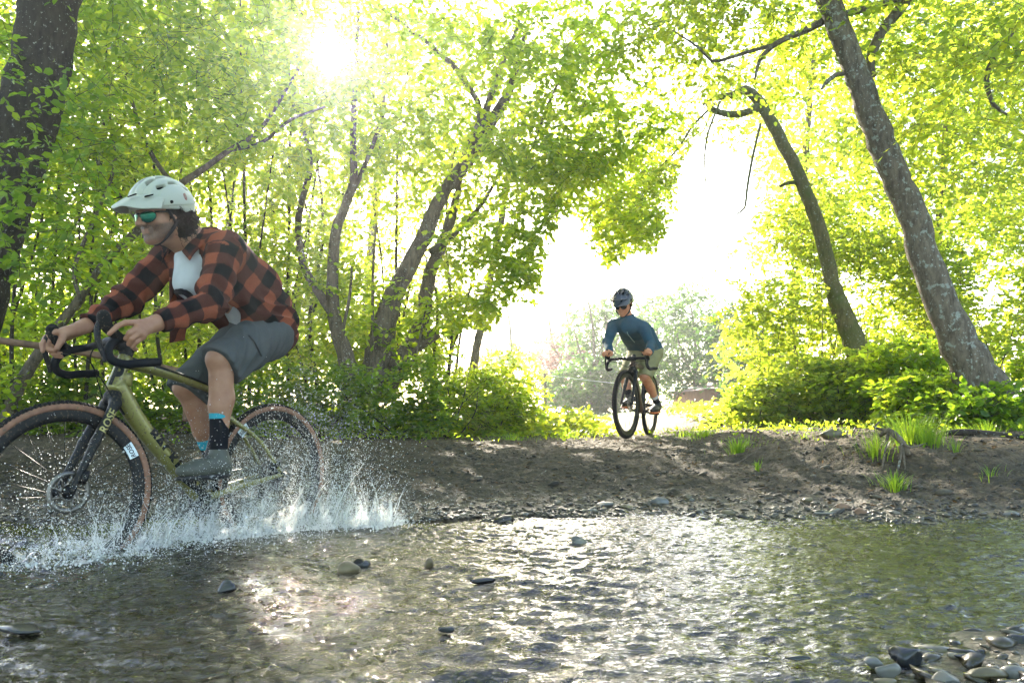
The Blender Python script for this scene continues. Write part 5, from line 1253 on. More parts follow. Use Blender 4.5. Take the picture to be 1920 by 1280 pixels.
# helmet: shell with vents, dark liner, peaked visor, straps
def helmet(root, O, A, mat, visor=True, big=1.0, sticker=True):
    H = lambda x, y, z: O+x*A[0]+y*A[1]+z*A[2]
    s = SDF(.015); s.ell(H(-.010, 0, .052), (.140*big, .108*big, .112*big), A, k=.02); s.ell(H(-.070, 0, .020), (.085*big, .096*big, .085*big), A, k=.03)
    s.ell(H(-.008, 0, .040), (.108, .086, .098), A, k=.004, sub=True)
    for y in (0, .040, -.040, .080, -.080):                       # vents
        for x in ((.060, .002, -.056, -.108) if abs(y) < .07 else (.045, -.02, -.085)):
            zz = .052+.112*math.sqrt(max(0, 1-((x+.01)/.142)**2-(y/.11)**2)); n = unit(np.array([(x+.01)/.142**2, y/.108**2, (zz-.052)/.112**2]))
            ax_f = unit(np.array([1, 0, 0])-n*n[0]); ax_s = np.cross(n, ax_f); G = np.array([ax_f, ax_s, n])@A
            s.box(H(x, y, zz), (.025 if abs(y) < .07 else .023, .0150 if abs(y) < .07 else .0105, .032), G, .003, k=.003, sub=True)
    def cut(P):
        q = (P-O)@A.T; low = np.interp(q[:, 0], [-.16, -.11, -.06, -.03, .04, .14], [-.045, -.050, -.012, .012, .018, .032]); return low-q[:, 2]
    he, V, Q = mesh_obj(s, .0034, 'helmet', mat, root, 1, disp=lambda P: .0042*np.clip(np.abs(np.sin(((P-O)@A[1])*78))*2-.6, -1, 1)*(((P-O)@A[2]) > .03), cut=cut)
    l = SDF(.01); l.ell(H(-.010, 0, .050), (.124*big, .094*big, .098*big), A); l.ell(H(-.068, 0, .020), (.075*big, .086*big, .078*big), A, k=.03)
    mesh_obj(l, .005, 'helmet_liner', M['foam'], he, 1, cut=lambda P: cut(P)+.004)
    if visor:
        n, k = 30, 12; a = np.linspace(-1, 1, n)[:, None]; b_ = np.linspace(0, 1, k)[None]
        th = a*1.12; x0 = -.01+.143*np.cos(th)*.98; y0 = .111*np.sin(th); z0 = .083-.020*np.abs(a)**2
        reach = .098*(1-np.abs(a)**2.6*.72); x = x0+reach*b_; y = y0*(1-.20*b_*(1-np.abs(a)**3)); z = z0-.052*b_**1.25-.004*np.cos(a*9)*b_+.010*(1-a*a)*b_+.006*np.abs(a)*b_
        G = O+x[..., None]*A[0]+y[..., None]*A[1]+z[..., None]*A[2]; G = G.reshape(-1, 3)
        nr = np.repeat(A[2][None], len(G), 0)*.0035
        i = (np.arange(n-1)[:, None]*k+np.arange(k-1)[None]).ravel(); q = np.stack([i, i+k, i+k+1, i+1], 1); o = n*k
        rim = np.array([j for j in range(k)]+[j*k+k-1 for j in range(1, n)]+[(n-1)*k+j for j in range(k-2, -1, -1)]+[j*k for j in range(n-2, 0, -1)]); r2 = np.roll(rim, -1)
        vz = link('visor', npmesh('visor', np.vstack([G+nr, G-nr]), [np.concatenate([q, (q+o)[:, ::-1], np.stack([rim, r2, r2+o, rim+o], 1)])]), mat, he)
        for y in (.045, -.045):
            MB().add(*tube([H(.150, y, .087), H(.185, y*.95, .078)], [.011, .007], 8, flat=(.35, 1))).build('visor_vent', M['foam'], vz)
        for sd in (1, -1): MB().add(*tube([H(.098, sd*.088, .0795), H(.128, sd*.072, .074)], [.008, .0095], 8, flat=(.3, 1))).build('visor_vent', M['foam'], vz)
        for sd in (1, -1): MB().add(*tube([H(.028, sd*.1075, .045), H(.028, sd*.1135, .045)], [.0075, .006], 10)).build('visor_bolt', M['foam'], vz)
    if sticker:
        e = SDF(.004); e.ell(H(-.050, .1065, .062), (.012, .004, .020), A); mesh_obj(e, .0028, 'sticker', pbr('red_sticker', (.20, .03, .02), .5, scale=90, var=(.25, .2, .15)), he, 1)
    st_ = MB()
    for sd in (1, -1):
        for a0 in (H(.035, sd*.088, .012), H(-.055, sd*.088, -.005)):
            P, R_ = catmull([a0, H(.006, sd*.084, -.045), H(.035, sd*.062, -.092), H(.048, sd*.02, -.120), H(.05, 0, -.124)], [.0072]*5, .012); st_.add(*tube(P, R_, 8, flat=(.4, 1.2)))
    st_.build('chin_strap', M['strap'], he)
    return he
helmet(P1, HO, HA, M['helmet'])
# glasses
def glasses(root, O, A, lens, big=1.0):
    H = lambda x, y, z: O+x*A[0]+y*A[1]+z*A[2]
    gf = MB(); g_ = None
    th = np.linspace(0, 2*PI, 25); rims = []
    for sd in (1, -1):
        P = []
        for t_ in th:
            y = sd*(.036+.031*math.cos(t_)); z = .000+.0215*math.sin(t_)*(1.35 if math.sin(t_) < 0 else .8)-.002; x = .116-.55*abs(y)**1.0*.42-6.2*y*y*.6
            P.append(H(x, y, z))
        rims.append(np.array(P)); V, F = tube(P, [.0022]*25, 6); gf.add(V, F)
        gf.add(*tube([H(.088, sd*.066, .010), H(.04, sd*.084, .008), H(-.01, sd*.086, .004)], [.0035, .003, .0028], 8, flat=(1.3, .6)))
    gf.add(*tube([H(.117, .008, .008), H(.118, 0, .010), H(.117, -.008, .008)], [.003]*3, 8))
    fo = gf.build('glasses', M['black_paint'], root)
    for P, sd in zip(rims, (1, -1)):
        c = P[:-1].mean(0)+A[0]*.004; V = [c]; n = 24
        for r_ in (.35, .7, .98): V += [c*(1-r_)+p*r_+A[0]*.0035*(1-r_*r_) for p in P[:-1]]
        V = np.array(V); j = np.arange(n); j2 = (j+1) % n
        T_ = np.stack([0*j, 1+j, 1+j2], 1); Q_ = np.concatenate([np.stack([1+n*r+j, 1+n*(r+1)+j, 1+n*(r+1)+j2, 1+n*r+j2], 1) for r in (0, 1)])
        link('lens', npmesh('lens', V, [T_, Q_]), lens, fo)
    return fo
glasses(P1, HO, HA, M['lens'])
# hair: curly mass at the back and side of the head
Hh = lambda x, y, z: HO+x*HA[0]+y*HA[1]+z*HA[2]
S = SDF(.02)
for x, y, z, r in [(-.06, .0, -.01, .075), (-.085, .03, -.035, .055), (-.085, -.03, -.035, .055), (-.095, 0, -.065, .045), (-.045, .062, -.01, .038), (-.045, -.062, -.01, .038), (-.060, .055, -.050, .036), (-.06, -.055, -.05, .036), (-.02, .076, .012, .022), (.012, .078, .008, .014), (-.02, -.076, .012, .02), (-.085, .03, -.085, .040), (-.10, .0, -.10, .040), (-.055, .060, -.075, .032), (-.03, .07, -.035, .028), (-.09, .045, -.02, .045)]:
    S.ball(Hh(x, y, z), r)
HR, V, Q = mesh_obj(S, .0038, 'hair', M['hair'], P1, 0, disp=lambda P: .009*(1-np.abs(noise3(P, 61, 16, 32))*1.5)+.004*noise3(P, 62, 14, 80))
rg = np.random.default_rng(9); mb = MB()
idx = rg.choice(len(V), 900); 
for p in V[idx]:
    d = unit(p-Hh(-.02, 0, -.0)); w = unit(np.cross(d, rg.normal(size=3))); L = rg.uniform(.012, .034); ph = rg.uniform(0, 6)
    t_ = np.linspace(0, 1, 7)[:, None]; P = p-d*.004+d*L*t_*.55+w*.006*np.sin(t_*7+ph)+np.array([-.3, 0, -.8])*L*t_**1.5*.8
    mb.add(*tube(P, np.linspace(.0014, .0005, 7), 4, cap=False))
mb.build('curls', M['hair'], HR)
# ---------------- far rider
def inv_u(fr, px, py, u):
    c = np.array([0, 0, CZ]); d = W(px, py, 1.0)-c; t = (u-(c-fr.o)@fr.h)/(d@fr.h); p = c+t*d-fr.o
    return np.array([u, p@fr.l, p@fr.z])
J = lambda px, py, u: inv_u(FR2, px, py, u)
P2 = tag(empty('person'), 'far rider in dark helmet, blue jacket and khaki shorts on the path', 'person', 'riders crossing the ford'); FR2.place(P2)
hipL, hipR = J(1224, 660, .04), J(1197, 658, .04)
kneeL, kneeR = J(1209, 706, .42), J(1170, 706, .46)
off = K2['off']; bb = K2['bb']
pL, pR = bb+off+[0, .115, 0], bb-off+[0, -.115, 0]
ankL, ankR = pL+[-.09, .0, .125], pR+[-.09, .0, .135]
shL, shR = J(1206, 614, .50), J(1151, 611, .52)
elL, elR = J(1221, 645, .66), J(1139, 640, .66)
bc = K2['bc']; wrL, wrR = ST2(bc+[.035, .215, .055])[0], ST2(bc+[.035, -.215, .055])[0]
neck0, HO = J(1177, 597, .56), J(1168, 569, .68)
HA = head_axes((.90, -.02, -.44), roll=.05)
S = SDF(.02); H = build_head(S, HO, HA, False); S.cone(H(-.03, 0, -.04), neck0, .056, .06, k=.03)
Vh, Qh = S.mesh(.005)
S = SDF(.015)
for el, wr, sd in ((elL, wrL, 1), (elR, wrR, -1)):
    S.cone(el, wr, .04, .027, k=.02); c = wr+np.array([.055, 0, .012]); K_ = [c+[.03, sd*y, .012-abs(y)*.3] for y in (-.022, -.004, .014, .030)]
    ch = [[k+[.034, sd*.010, -.008], k+[.048, sd*.012, -.034], k+[.030, sd*.004, -.052]] for k in K_]
    hand(S, wr, c, K_, ch, [c+[-.005, -sd*.030, .0], c+[.025, -sd*.038, -.02], c+[.045, -sd*.028, -.035]], 1.05)
Va, Qa = S.mesh(.005)
S = SDF(.03); leg_skin(S, hipL, kneeL, ankL, None, None); leg_skin(S, hipR, kneeR, ankR, None, None); S.cone((hipL+hipR)/2+[-.02, 0, 0], neck0+[-.03, 0, -.03], .09, .07)
Vl, Ql = S.mesh(.0065)
V = np.vstack([Vh, Va, Vl]); Q = np.vstack([Qh, Qa+len(Vh), Ql+len(Vh)+len(Va)])
me = npmesh('body', smooth_v(V, Q, 1), [Q]); vattr(me, 'pigment', np.zeros((len(V), 3))); link('body', me, M['skin2'], P2)
hm, nk = (hipL+hipR)/2, neck0
S = SDF(.04)
vs_ = np.array([0, 1., 0])
for sd in (1, -1):
    sh = shL if sd > 0 else shR
    S.cone(hm+[0, sd*.075, .03], hm*.5+nk*.5+[0, sd*.075, .02], .118, .112); S.cone(hm*.5+nk*.5+[0, sd*.075, .02], nk*.85+sh*.15+[-.03, 0, -.06], .112, .105); S.cone(nk+[-.04, 0, -.05], sh, .080, .066)
for sh, el, wr in ((shL, elL, wrL), (shR, elR, wrR)):
    S.cone(sh, el, .066, .050, k=.03); S.cone(el, wr*.95+el*.05, .050, .038, k=.02)
S.cone(nk+[0, 0, -.02], nk+[.02, 0, .035], .070, .066, k=.03)
ax2 = unit(nk-hm)
def jcut(P):
    e = np.full(len(P), -1.)
    for el, wr in ((elL, wrL), (elR, wrR)):
        u = unit(wr-el); q = (P-wr)@u; r_ = np.linalg.norm(P-wr-q[:, None]*u, axis=1); e = np.where((r_ < .09) & (q > -.03), q+.004, e)
    return e
JK, V, Q = mesh_obj(S, .0068, 'jacket', [M['jacket'], M['jacket_panel']], P2, 2, disp=lambda P: folds(P, .006, 71, sc=.8), cut=[jcut, lambda P: np.where(((seg_param(P, [shL, elL, wrL])[0] < .07) & (P[:, 0] > .35)) | ((seg_param(P, [shR, elR, wrR])[0] < .07) & (P[:, 0] > .35)), -1., -((P-hm)@ax2+.035)), lambda P: (P-(nk+[.01, 0, .048]))@unit(np.array([.35, 0, .94]))])
c = V[Q].mean(1); q = (c-hm)@ax2; front = ((c-hm)@unit(np.array([ax2[2], 0, -ax2[0]]))) > .02
e1, _, _ = seg_param(c, [shL, elL, wrL]); e2, _, _ = seg_param(c, [shR, elR, wrR])
Ln = np.linalg.norm(nk-hm); JK.data.polygons.foreach_set('material_index', ((q < Ln*.60) & front & (e1 > .085) & (e2 > .085)).astype(np.int32))
zp = np.array([v.co for v in JK.data.vertices])
zf = unit(np.array([ax2[2], 0, -ax2[0]])); pts = on_surface(zp, None, -zf, np.array([hm+ax2*Ln*t_+np.array([0, -.004+.02*(t_-.5), 0])+zf*.4 for t_ in np.linspace(.52, .93, 10)]))
MB().add(*tube(pts, [.004]*10, 5)).build('zip', M['zip'], JK)
S = SDF(.03)
for hp, kn_, sd in ((hipL, kneeL, 1), (hipR, kneeR, -1)):
    S.cone(hp, hp*.5+kn_*.5, .112, .092, k=.03); S.cone(hp*.5+kn_*.5, kn_, .092, .078, k=.03); S.cone(hm+[-.04, sd*.06, .02], hp, .12, .11)
def scut(P):
    g = np.full(len(P), -1.)
    for hp, kn_, sd in ((hipL, kneeL, 1), (hipR, kneeR, -1)):
        u = unit(unit(kn_-hp)*.6+np.array([0, 0, -.7])); q = (P-(kn_+[0, 0, -.005]))@u; g = np.where(((P[:, 1]-hm[1])*sd > 0) & (P[:, 0] > .2), q, g)
    return g
mesh_obj(S, .0068, 'shorts', M['khaki'], P2, 2, disp=lambda P: folds(P, .005, 73, sc=.8), cut=scut)
for ank, kn_, pd in ((ankL, kneeL, pL), (ankR, kneeR, pR)):
    u = unit(kn_-ank); s = SDF(.01); s.cone(ank-u*.05, ank+u*.085, .038, .040); so, V, Q = mesh_obj(s, .006, 'sock', M['sock'], P2, 1)
    s = SDF(.004); s.cone(ank+u*.082, ank+u*.095, .0415); mesh_obj(s, .006, 'sock_band', M['pale_knit'], so, 1)
    shoe(P2, ank, pd+[-.155, 0, .026], pd+[.115, 0, .012], M['shoe_black'], M['sole_orange'])
helmet(P2, HO, HA, M['helmet_dark'], True, .98, False); glasses(P2, HO, HA, M['strap'])
S = SDF(.02)
for sd in (1, -1): S.cone(HO-HA[0]*.055+HA[1]*sd*.05+HA[2]*.0, HO-HA[0]*.05+HA[1]*sd*.048-HA[2]*.055, .036, .026)
mesh_obj(S, .006, 'hair', M['hair'], P2, 1)
# ------------------------------------------------------------------ splash of water
m, t, out = newmat('flying_water')
a = nd(t, 'ShaderNodeBsdfTranslucent'); a.inputs[0].default_value = (.95, .97, .96, 1); b = nd(t, 'ShaderNodeBsdfGlossy'); b.inputs['Roughness'].default_value = .15; b.inputs[0].default_value = (.9, .95, .93, 1)
c = nd(t, 'ShaderNodeBsdfTransparent'); mx = nd(t, 'ShaderNodeMixShader'); mx.inputs[0].default_value = .35; t.links.new(a.outputs[0], mx.inputs[1]); t.links.new(b.outputs[0], mx.inputs[2])
mx2 = nd(t, 'ShaderNodeMixShader'); mx2.inputs[0].default_value = .25; t.links.new(mx.outputs[0], mx2.inputs[1]); t.links.new(c.outputs[0], mx2.inputs[2]); t.links.new(mx2.outputs[0], out.inputs[0]); M['spray'] = m
m, t, out = newmat('water_sheet')
tc = nd(t, 'ShaderNodeAttribute', attribute_name='flow'); mp = nd(t, 'ShaderNodeMapping'); mp.inputs['Scale'].default_value = (26, 7, 1); t.links.new(tc.outputs['Vector'], mp.inputs[0])
n1 = nd(t, 'ShaderNodeTexNoise'); n1.inputs['Scale'].default_value = 1; n1.inputs['Detail'].default_value = 6; n1.inputs['Distortion'].default_value = .7; t.links.new(mp.outputs[0], n1.inputs['Vector'])
sp = nd(t, 'ShaderNodeSeparateXYZ'); t.links.new(tc.outputs['Vector'], sp.inputs[0])
th = nd(t, 'ShaderNodeMapRange'); th.inputs[1].default_value = 0; th.inputs[2].default_value = 1; th.inputs[3].default_value = .07; th.inputs[4].default_value = -.22; t.links.new(sp.outputs[2], th.inputs[0])
ad = nd(t, 'ShaderNodeMath', operation='ADD'); t.links.new(n1.outputs[0], ad.inputs[0]); t.links.new(th.outputs[0], ad.inputs[1])
al = ramp(t, ad.outputs[0], [(.36, (.02, .02, .02)), (.50, (.30, .30, .30)), (.62, (.85, .85, .85))])
a = nd(t, 'ShaderNodeBsdfTranslucent'); a.inputs[0].default_value = (.93, .96, .94, 1); b = nd(t, 'ShaderNodeBsdfGlossy'); b.inputs['Roughness'].default_value = .2
bu = nd(t, 'ShaderNodeBump'); bu.inputs['Strength'].default_value = .8; bu.inputs['Distance'].default_value = .01; t.links.new(n1.outputs[0], bu.inputs['Height']); t.links.new(bu.outputs[0], b.inputs['Normal'])
c = nd(t, 'ShaderNodeBsdfTransparent'); mx = nd(t, 'ShaderNodeMixShader'); mx.inputs[0].default_value = .4; t.links.new(a.outputs[0], mx.inputs[1]); t.links.new(b.outputs[0], mx.inputs[2])
mx2 = nd(t, 'ShaderNodeMixShader'); t.links.new(al.outputs[0], mx2.inputs[0]); t.links.new(c.outputs[0], mx2.inputs[1]); t.links.new(mx.outputs[0], mx2.inputs[2]); t.links.new(mx2.outputs[0], out.inputs[0]); M['sheet'] = m

OCT = np.array([[1, 0, 0], [-1, 0, 0], [0, 1, 0], [0, -1, 0], [0, 0, 1], [0, 0, -1]], float)
OCF = np.array([[0, 2, 4], [2, 1, 4], [1, 3, 4], [3, 0, 4], [2, 0, 5], [1, 2, 5], [3, 1, 5], [0, 3, 5]])
def drops(mb, P, r, vel=None, stretch=None):
    n = len(P); r = np.broadcast_to(r, (n,)); V = OCT[None]*r[:, None, None]
    if vel is not None: V = V+unit(vel)[:, None]*((V*unit(vel)[:, None]).sum(-1, keepdims=True))*stretch
    V = (P[:, None]+V).reshape(-1, 3); mb.add(V, [(np.arange(n)[:, None, None]*6+OCF[None]).reshape(-1, 3)], 0)
rs = np.random.default_rng(21)
sheets, strands, dr = MB(), MB(), MB()
flow = []
def curtain(base, hts, lean, nst=60, seed=0, wob=.02, dens=1.0, spike=1.0):
    """base: (u,v) polyline on the water, hts: heights along it, lean: outward throw (u,v) per unit height"""
    g = np.random.default_rng(seed); B_ = np.array([[p[0], p[1], WZ-.004] for p in base]); n = 90; k = 22
    t_ = np.linspace(0, 1, n); tb = np.linspace(0, 1, len(B_)); P0 = np.stack([np.interp(t_, tb, B_[:, i]) for i in range(3)], 1); h = np.interp(t_, tb, hts)
    P0 = P0+np.stack([.035*noise3(np.stack([t_*5, t_*0+seed], 1), seed+3, 10, 2), .045*noise3(np.stack([t_*6, t_*0-seed], 1), seed+4, 10, 2), 0*t_], 1)
    jag = noise3(np.stack([t_*9, t_*0, t_*0+seed], 1), seed, 12, 2.2); h = h*np.clip(.70+.62*jag, .12, 1.7)*np.clip(np.minimum(t_, 1-t_)*7, .04, 1)
    b_ = np.linspace(0, 1, k)
    L = np.array([lean[0], lean[1], 0.])
    G = P0[:, None]+(h[:, None]*b_[None])[..., None]*np.array([0, 0, 1.])+(h[:, None]*(b_[None]**1.6))[..., None]*L+(.014*noise3(np.stack([np.repeat(t_*14, k), np.tile(b_*3, n), np.full(n*k, seed*1.)], 1), seed+9, 12, 1.5).reshape(n, k)*b_[None])[..., None]*np.array([.5, 1, .2])
    W_ = FR1.world(G.reshape(-1, 3)); i = (np.arange(n-1)[:, None]*k+np.arange(k-1)[None]).ravel(); sheets.add(W_, [np.stack([i, i+1, i+k+1, i+k], 1)])
    le = np.concatenate([[0], np.cumsum(np.linalg.norm(np.diff(P0, axis=0), axis=1))])
    flow.append(np.stack([np.repeat(le, k)+seed, (h[:, None]*b_[None]).ravel(), np.tile(b_, n)], 1))
    for _ in range(nst//2):
        tt = g.uniform(); j = int(tt*(n-1)); hh = h[j]*g.uniform(.5, 1.25)*spike; m_ = 12; s_ = np.linspace(g.uniform(0, .3), 1, m_)[:, None]
        ph = g.uniform(0, 6); P = P0[j]+s_*hh*np.array([0, 0, 1.])+hh*s_**1.6*(L+np.array([g.normal()*.28, g.normal()*.20, 0]))+np.array([1, .4, 0])*.012*np.sin(s_*7+ph)
        strands.add(*tube(FR1.world(P), np.linspace(g.uniform(.0010, .0030), .0006, m_)*(1+.5*np.sin(s_[:, 0]*23+ph)), 5, cap=False))
        q = P[-1]+np.abs(g.normal(size=(9, 1)))*np.array([0, 0, .035])+g.normal(size=(9, 3))*.010; drops(dr, FR1.world(q), g.uniform(.0008, .0026, 9))
    m_ = int(1000*dens); j = g.integers(0, n, m_); q = P0[j]+g.normal(size=(m_, 3))*[.07, .075, 0]+np.abs(g.normal(size=(m_, 1)))*[0, 0, .008]; q[:, 2] += .006; drops(dr, FR1.world(q), g.gamma(2.0, .0011, m_)+.0008)
    wj = np.exp(2.2*noise3(np.stack([t_*11, t_*0, t_*0-seed], 1), seed+7, 12, 2.0)); wj /= wj.sum()
    m_ = int(2400*dens); j = g.choice(n, m_, p=wj); s_ = np.abs(g.normal(size=m_))*.55
    q = P0[j]+(h[j]*s_)[:, None]*np.array([0, 0, 1.])+(h[j]*s_**1.6)[:, None]*L+g.normal(size=(m_, 3))*wob; q[:, 2] = np.maximum(q[:, 2], WZ+.004)
    drops(dr, FR1.world(q), np.minimum(.0009*np.exp(g.normal(0, .65, m_)), .0045), np.broadcast_to(FR1.world(np.array([[0, 0, 1.]]))[0]-FR1.world(np.array([[0, 0, 0.]]))[0]+L*.4, (m_, 3))+g.normal(size=(m_, 3))*.3, g.uniform(.2, 1.6, m_)[:, None, None])
curtain([(.62, .22), (.42, .28), (.20, .36), (.0, .46), (-.16, .57)], [.10, .17, .22, .24, .12], (-.10, .22), 120, 1)
curtain([(.35, .08), (.15, .12), (-.05, .18), (-.22, .26), (-.36, .36)], [.12, .24, .30, .24, .10], (-.15, .30), 120, 2)
curtain([(.30, -.06), (.05, -.14), (-.2, -.24), (-.4, -.36)], [.10, .24, .2, .08], (-.1, -.3), 60, 3)
curtain([(-.08, .58), (-.14, .60), (-.18, .61)], [.10, .30, .12], (-.10, .0), 16, 4, spike=1.25, dens=.3)
curtain([(-.00, .50), (-.05, .53), (-.07, .54)], [.08, .25, .08], (-.05, .02), 10, 5, spike=1.25, dens=.3)
curtain([(1.12, .06), (.98, .12), (.80, .16), (.64, .15), (.52, .12)], [.05, .11, .13, .12, .08], (-.10, .35), 60, 6, dens=.45)
curtain([(1.20, -.03), (1.0, -.12), (.75, -.20), (.5, -.26)], [.06, .15, .16, .10], (-.1, -.4), 40, 7, dens=.4)
curtain([(.75, .10), (.60, .06), (.45, .04), (.32, .06)], [.12, .17, .18, .15], (-.1, .10), 60, 8, dens=.6)
curtain([(1.30, .12), (1.10, .24), (.88, .33)], [.04, .07, .05], (.1, .5), 30, 9, dens=.35)
def cloud(c, s, n, r=(.0007, .00045), lift=0):
    q = np.array(c)+rs.normal(size=(n, 3))*np.array(s); q[:, 2] = WZ+np.abs(q[:, 2]-WZ)+.004; drops(dr, FR1.world(q), r[0]+rs.gamma(2.0, r[1], n))
cloud((-.02, .05, .42), (.26, .16, .20), 7000); cloud((.12, .10, .30), (.22, .14, .14), 6500); cloud((-.20, .28, .26), (.18, .20, .14), 4200); cloud((.42, .12, .25), (.17, .14, .11), 5200)
cloud((.85, .14, .20), (.28, .16, .09), 3800); cloud((1.2, .25, .17), (.2, .2, .05), 1500); cloud((-.25, .1, .55), (.22, .2, .20), 1400); cloud((.3, .45, .15), (.5, .18, .04), 5200); cloud((1.0, .0, .32), (.2, .1, .14), 1800)
sp_root = dr.build('spray_droplets', M['spray']); tag(sp_root, 'white droplets of splashed water flying round the near bicycle', 'splash', kind='stuff')
fm = sheets.mesh('splash'); vattr(fm, 'flow', np.concatenate(flow)); so_ = link('splash', fm, M['sheet']); tag(so_, 'white curtain of water thrown up by the near bicycle wheels', 'splash', kind='stuff')
o = strands.build('water_strands', M['spray']); tag(o, 'thin streaks of water rising above the splash by the rear wheel', 'splash', kind='stuff')

# ------------------------------------------------------------------ stones
def rockmat(name, a, b_, rough=.6): return pbr(name, b_, rough, var=a, scale=9, bump=.01, bstr=.6)
M['gravel'] = None
m, t, out = newmat('gravel'); b = nd(t, 'ShaderNodeBsdfPrincipled'); t.links.new(b.outputs[0], out.inputs[0])
geo = nd(t, 'ShaderNodeNewGeometry'); tc = nd(t, 'ShaderNodeTexCoord'); sp = nd(t, 'ShaderNodeSeparateXYZ'); t.links.new(tc.outputs['Object'], sp.inputs[0])
r = ramp(t, geo.outputs['Random Per Island'], [(0, (.012, .010, .006)), (.45, (.038, .031, .018)), (.8, (.080, .067, .041)), (1, (.17, .145, .10))])
nz = nd(t, 'ShaderNodeTexNoise'); nz.inputs['Scale'].default_value = 70; nz.inputs['Detail'].default_value = 5; t.links.new(tc.outputs['Object'], nz.inputs['Vector'])
mx = nd(t, 'ShaderNodeMix', data_type='RGBA', blend_type='MULTIPLY'); mx.inputs[0].default_value = .7; t.links.new(r.outputs[0], mx.inputs[6]); rr = ramp(t, nz.outputs[0], [(.3, (.5, .5, .5)), (.7, (1.2, 1.2, 1.2))]); t.links.new(rr.outputs[0], mx.inputs[7]); t.links.new(mx.outputs[2], b.inputs['Base Color'])
wt = nd(t, 'ShaderNodeMapRange'); wt.inputs[1].default_value = .13; wt.inputs[2].default_value = .20; wt.inputs[3].default_value = .22; wt.inputs[4].default_value = .8; t.links.new(sp.outputs[2], wt.inputs[0]); t.links.new(wt.outputs[0], b.inputs['Roughness'])
M['gravel'] = m
bm = bmesh.new(); bmesh.ops.create_icosphere(bm, subdivisions=1, radius=1); IV = np.array([v.co for v in bm.verts]); IF = np.array([[v.index for v in f.verts] for f in bm.faces]); bm.free()
bm = bmesh.new(); bmesh.ops.create_icosphere(bm, subdivisions=3, radius=1); IV3 = np.array([v.co for v in bm.verts]); IF3 = np.array([[v.index for v in f.verts] for f in bm.faces]); bm.free()
def stones(mb, x, y, s, g, sink=.35, flat=.45):
    n = len(x); z = ground_z(x, y); az = g.uniform(0, 2*PI, n); V = IV[None]*(1+g.uniform(-.25, .25, (n, len(IV), 1)))
    sx, sy, sz = g.uniform(.8, 1.5, n), g.uniform(.6, 1.0, n), g.uniform(flat*.7, flat*1.5, n)
    V = V*np.stack([sx, sy, sz], 1)[:, None]*s[:, None, None]; ca, sa = np.cos(az)[:, None], np.sin(az)[:, None]; tl = g.normal(0, .25, (n, 1))
    X = V[..., 0]*ca-V[..., 1]*sa; Y = V[..., 0]*sa+V[..., 1]*ca; Z = V[..., 2]+X*tl
    V = np.stack([X+x[:, None], Y+y[:, None], Z+(z+s*sz*sink)[:, None]], -1).reshape(-1, 3)
    mb.add(V, [(np.arange(n)[:, None, None]*len(IV)+IF[None]).reshape(-1, 3)], 0)
g = np.random.default_rng(31)
mb = MB(); n = 8500; x = g.uniform(-2.6, 3.2, n); y = shore_y(x)+g.gamma(1.3, .17, n)-.16; stones(mb, x, y, g.gamma(1.7, .0042, n)+.003, g, .25, .35)
n = 7000; x = g.uniform(-3.4, 3.8, n); y = shore_y(x)+g.uniform(.1, 3.4, n); k = noise3(np.stack([x, y], 1), 91, 10, 2)+g.uniform(-1, 1, n) > 0; stones(mb, x[k], y[k], g.gamma(2.0, .0036, k.sum())+.003, g, .2)
o = mb.build('shore_gravel', M['gravel'], smooth=False); tag(o, 'wet gravel and flat pebbles along the waterline', 'gravel', kind='stuff')
mb = MB(); n = 5200; x = g.uniform(-2.4, 2.6, n); y = g.uniform(1.35, 4.0, n); k = y < shore_y(x); stones(mb, x[k], y[k], g.gamma(2.4, .006, k.sum())+.005, g, .1, .35)
n = 1100; x = 1.15+np.abs(g.normal(0, .28, n))*g.choice([-.6, 1], n); y = 1.43+g.normal(0, .10, n); stones(mb, x, y, g.gamma(2.0, .0055, n)+.004, g, .2, .4)
o = mb.build('bed_gravel', M['gravel'], smooth=False); tag(o, 'small stones lying on the shallow stream bed', 'gravel', kind='stuff')
# lumps of earth and leaf litter on the bank
M['twig_dry'] = pbr('twig_dry', (.16, .12, .07), .9, var=(.05, .035, .02), scale=12)
M['litter'] = leafmat('litter', (.13, .095, .05), (.10, .06, .02), .7, .2)
mb = MB(); n = 5200; x = g.uniform(-3.6, 4.2, n); y = shore_y(x)+g.uniform(.25, 3.9, n); z = ground_z(x, y); C = np.stack([x, y, z+.004], 1); A = unit(np.stack([g.normal(size=n), g.normal(size=n), g.normal(size=n)*.25], 1)); N = unit(np.array([0, 0, 1.])+g.normal(size=(n, 3))*.35)
V, Q = leaf_tris(C, A, N, g.uniform(.012, .04, n), .5); mb.add(V, [Q], 0)
o = mb.build('leaf_litter', M['litter'], smooth=False); tag(o, 'dry bits of leaf and twig strewn over the muddy bank', 'leaf litter', kind='stuff')

mb = MB(); n = 420; x = g.uniform(-3.2, 4.0, n); y = shore_y(x)+g.uniform(.05, 3.8, n); z = ground_z(x, y)
for i in range(n):
    a_ = g.uniform(0, 2*PI); l = g.uniform(.02, .12); d_ = np.array([math.cos(a_), math.sin(a_), g.normal()*.12]); p = np.array([x[i], y[i], z[i]+.006]); mb.add(*tube([p-d_*l*.5, p+g.normal(size=3)*l*.08, p+d_*l*.5], [.002, g.uniform(.002, .005), .0015], 5))
o = mb.build('twig_litter', M['twig_dry']); tag(o, 'small dry twigs scattered on the mud of the bank', 'twigs', kind='stuff')

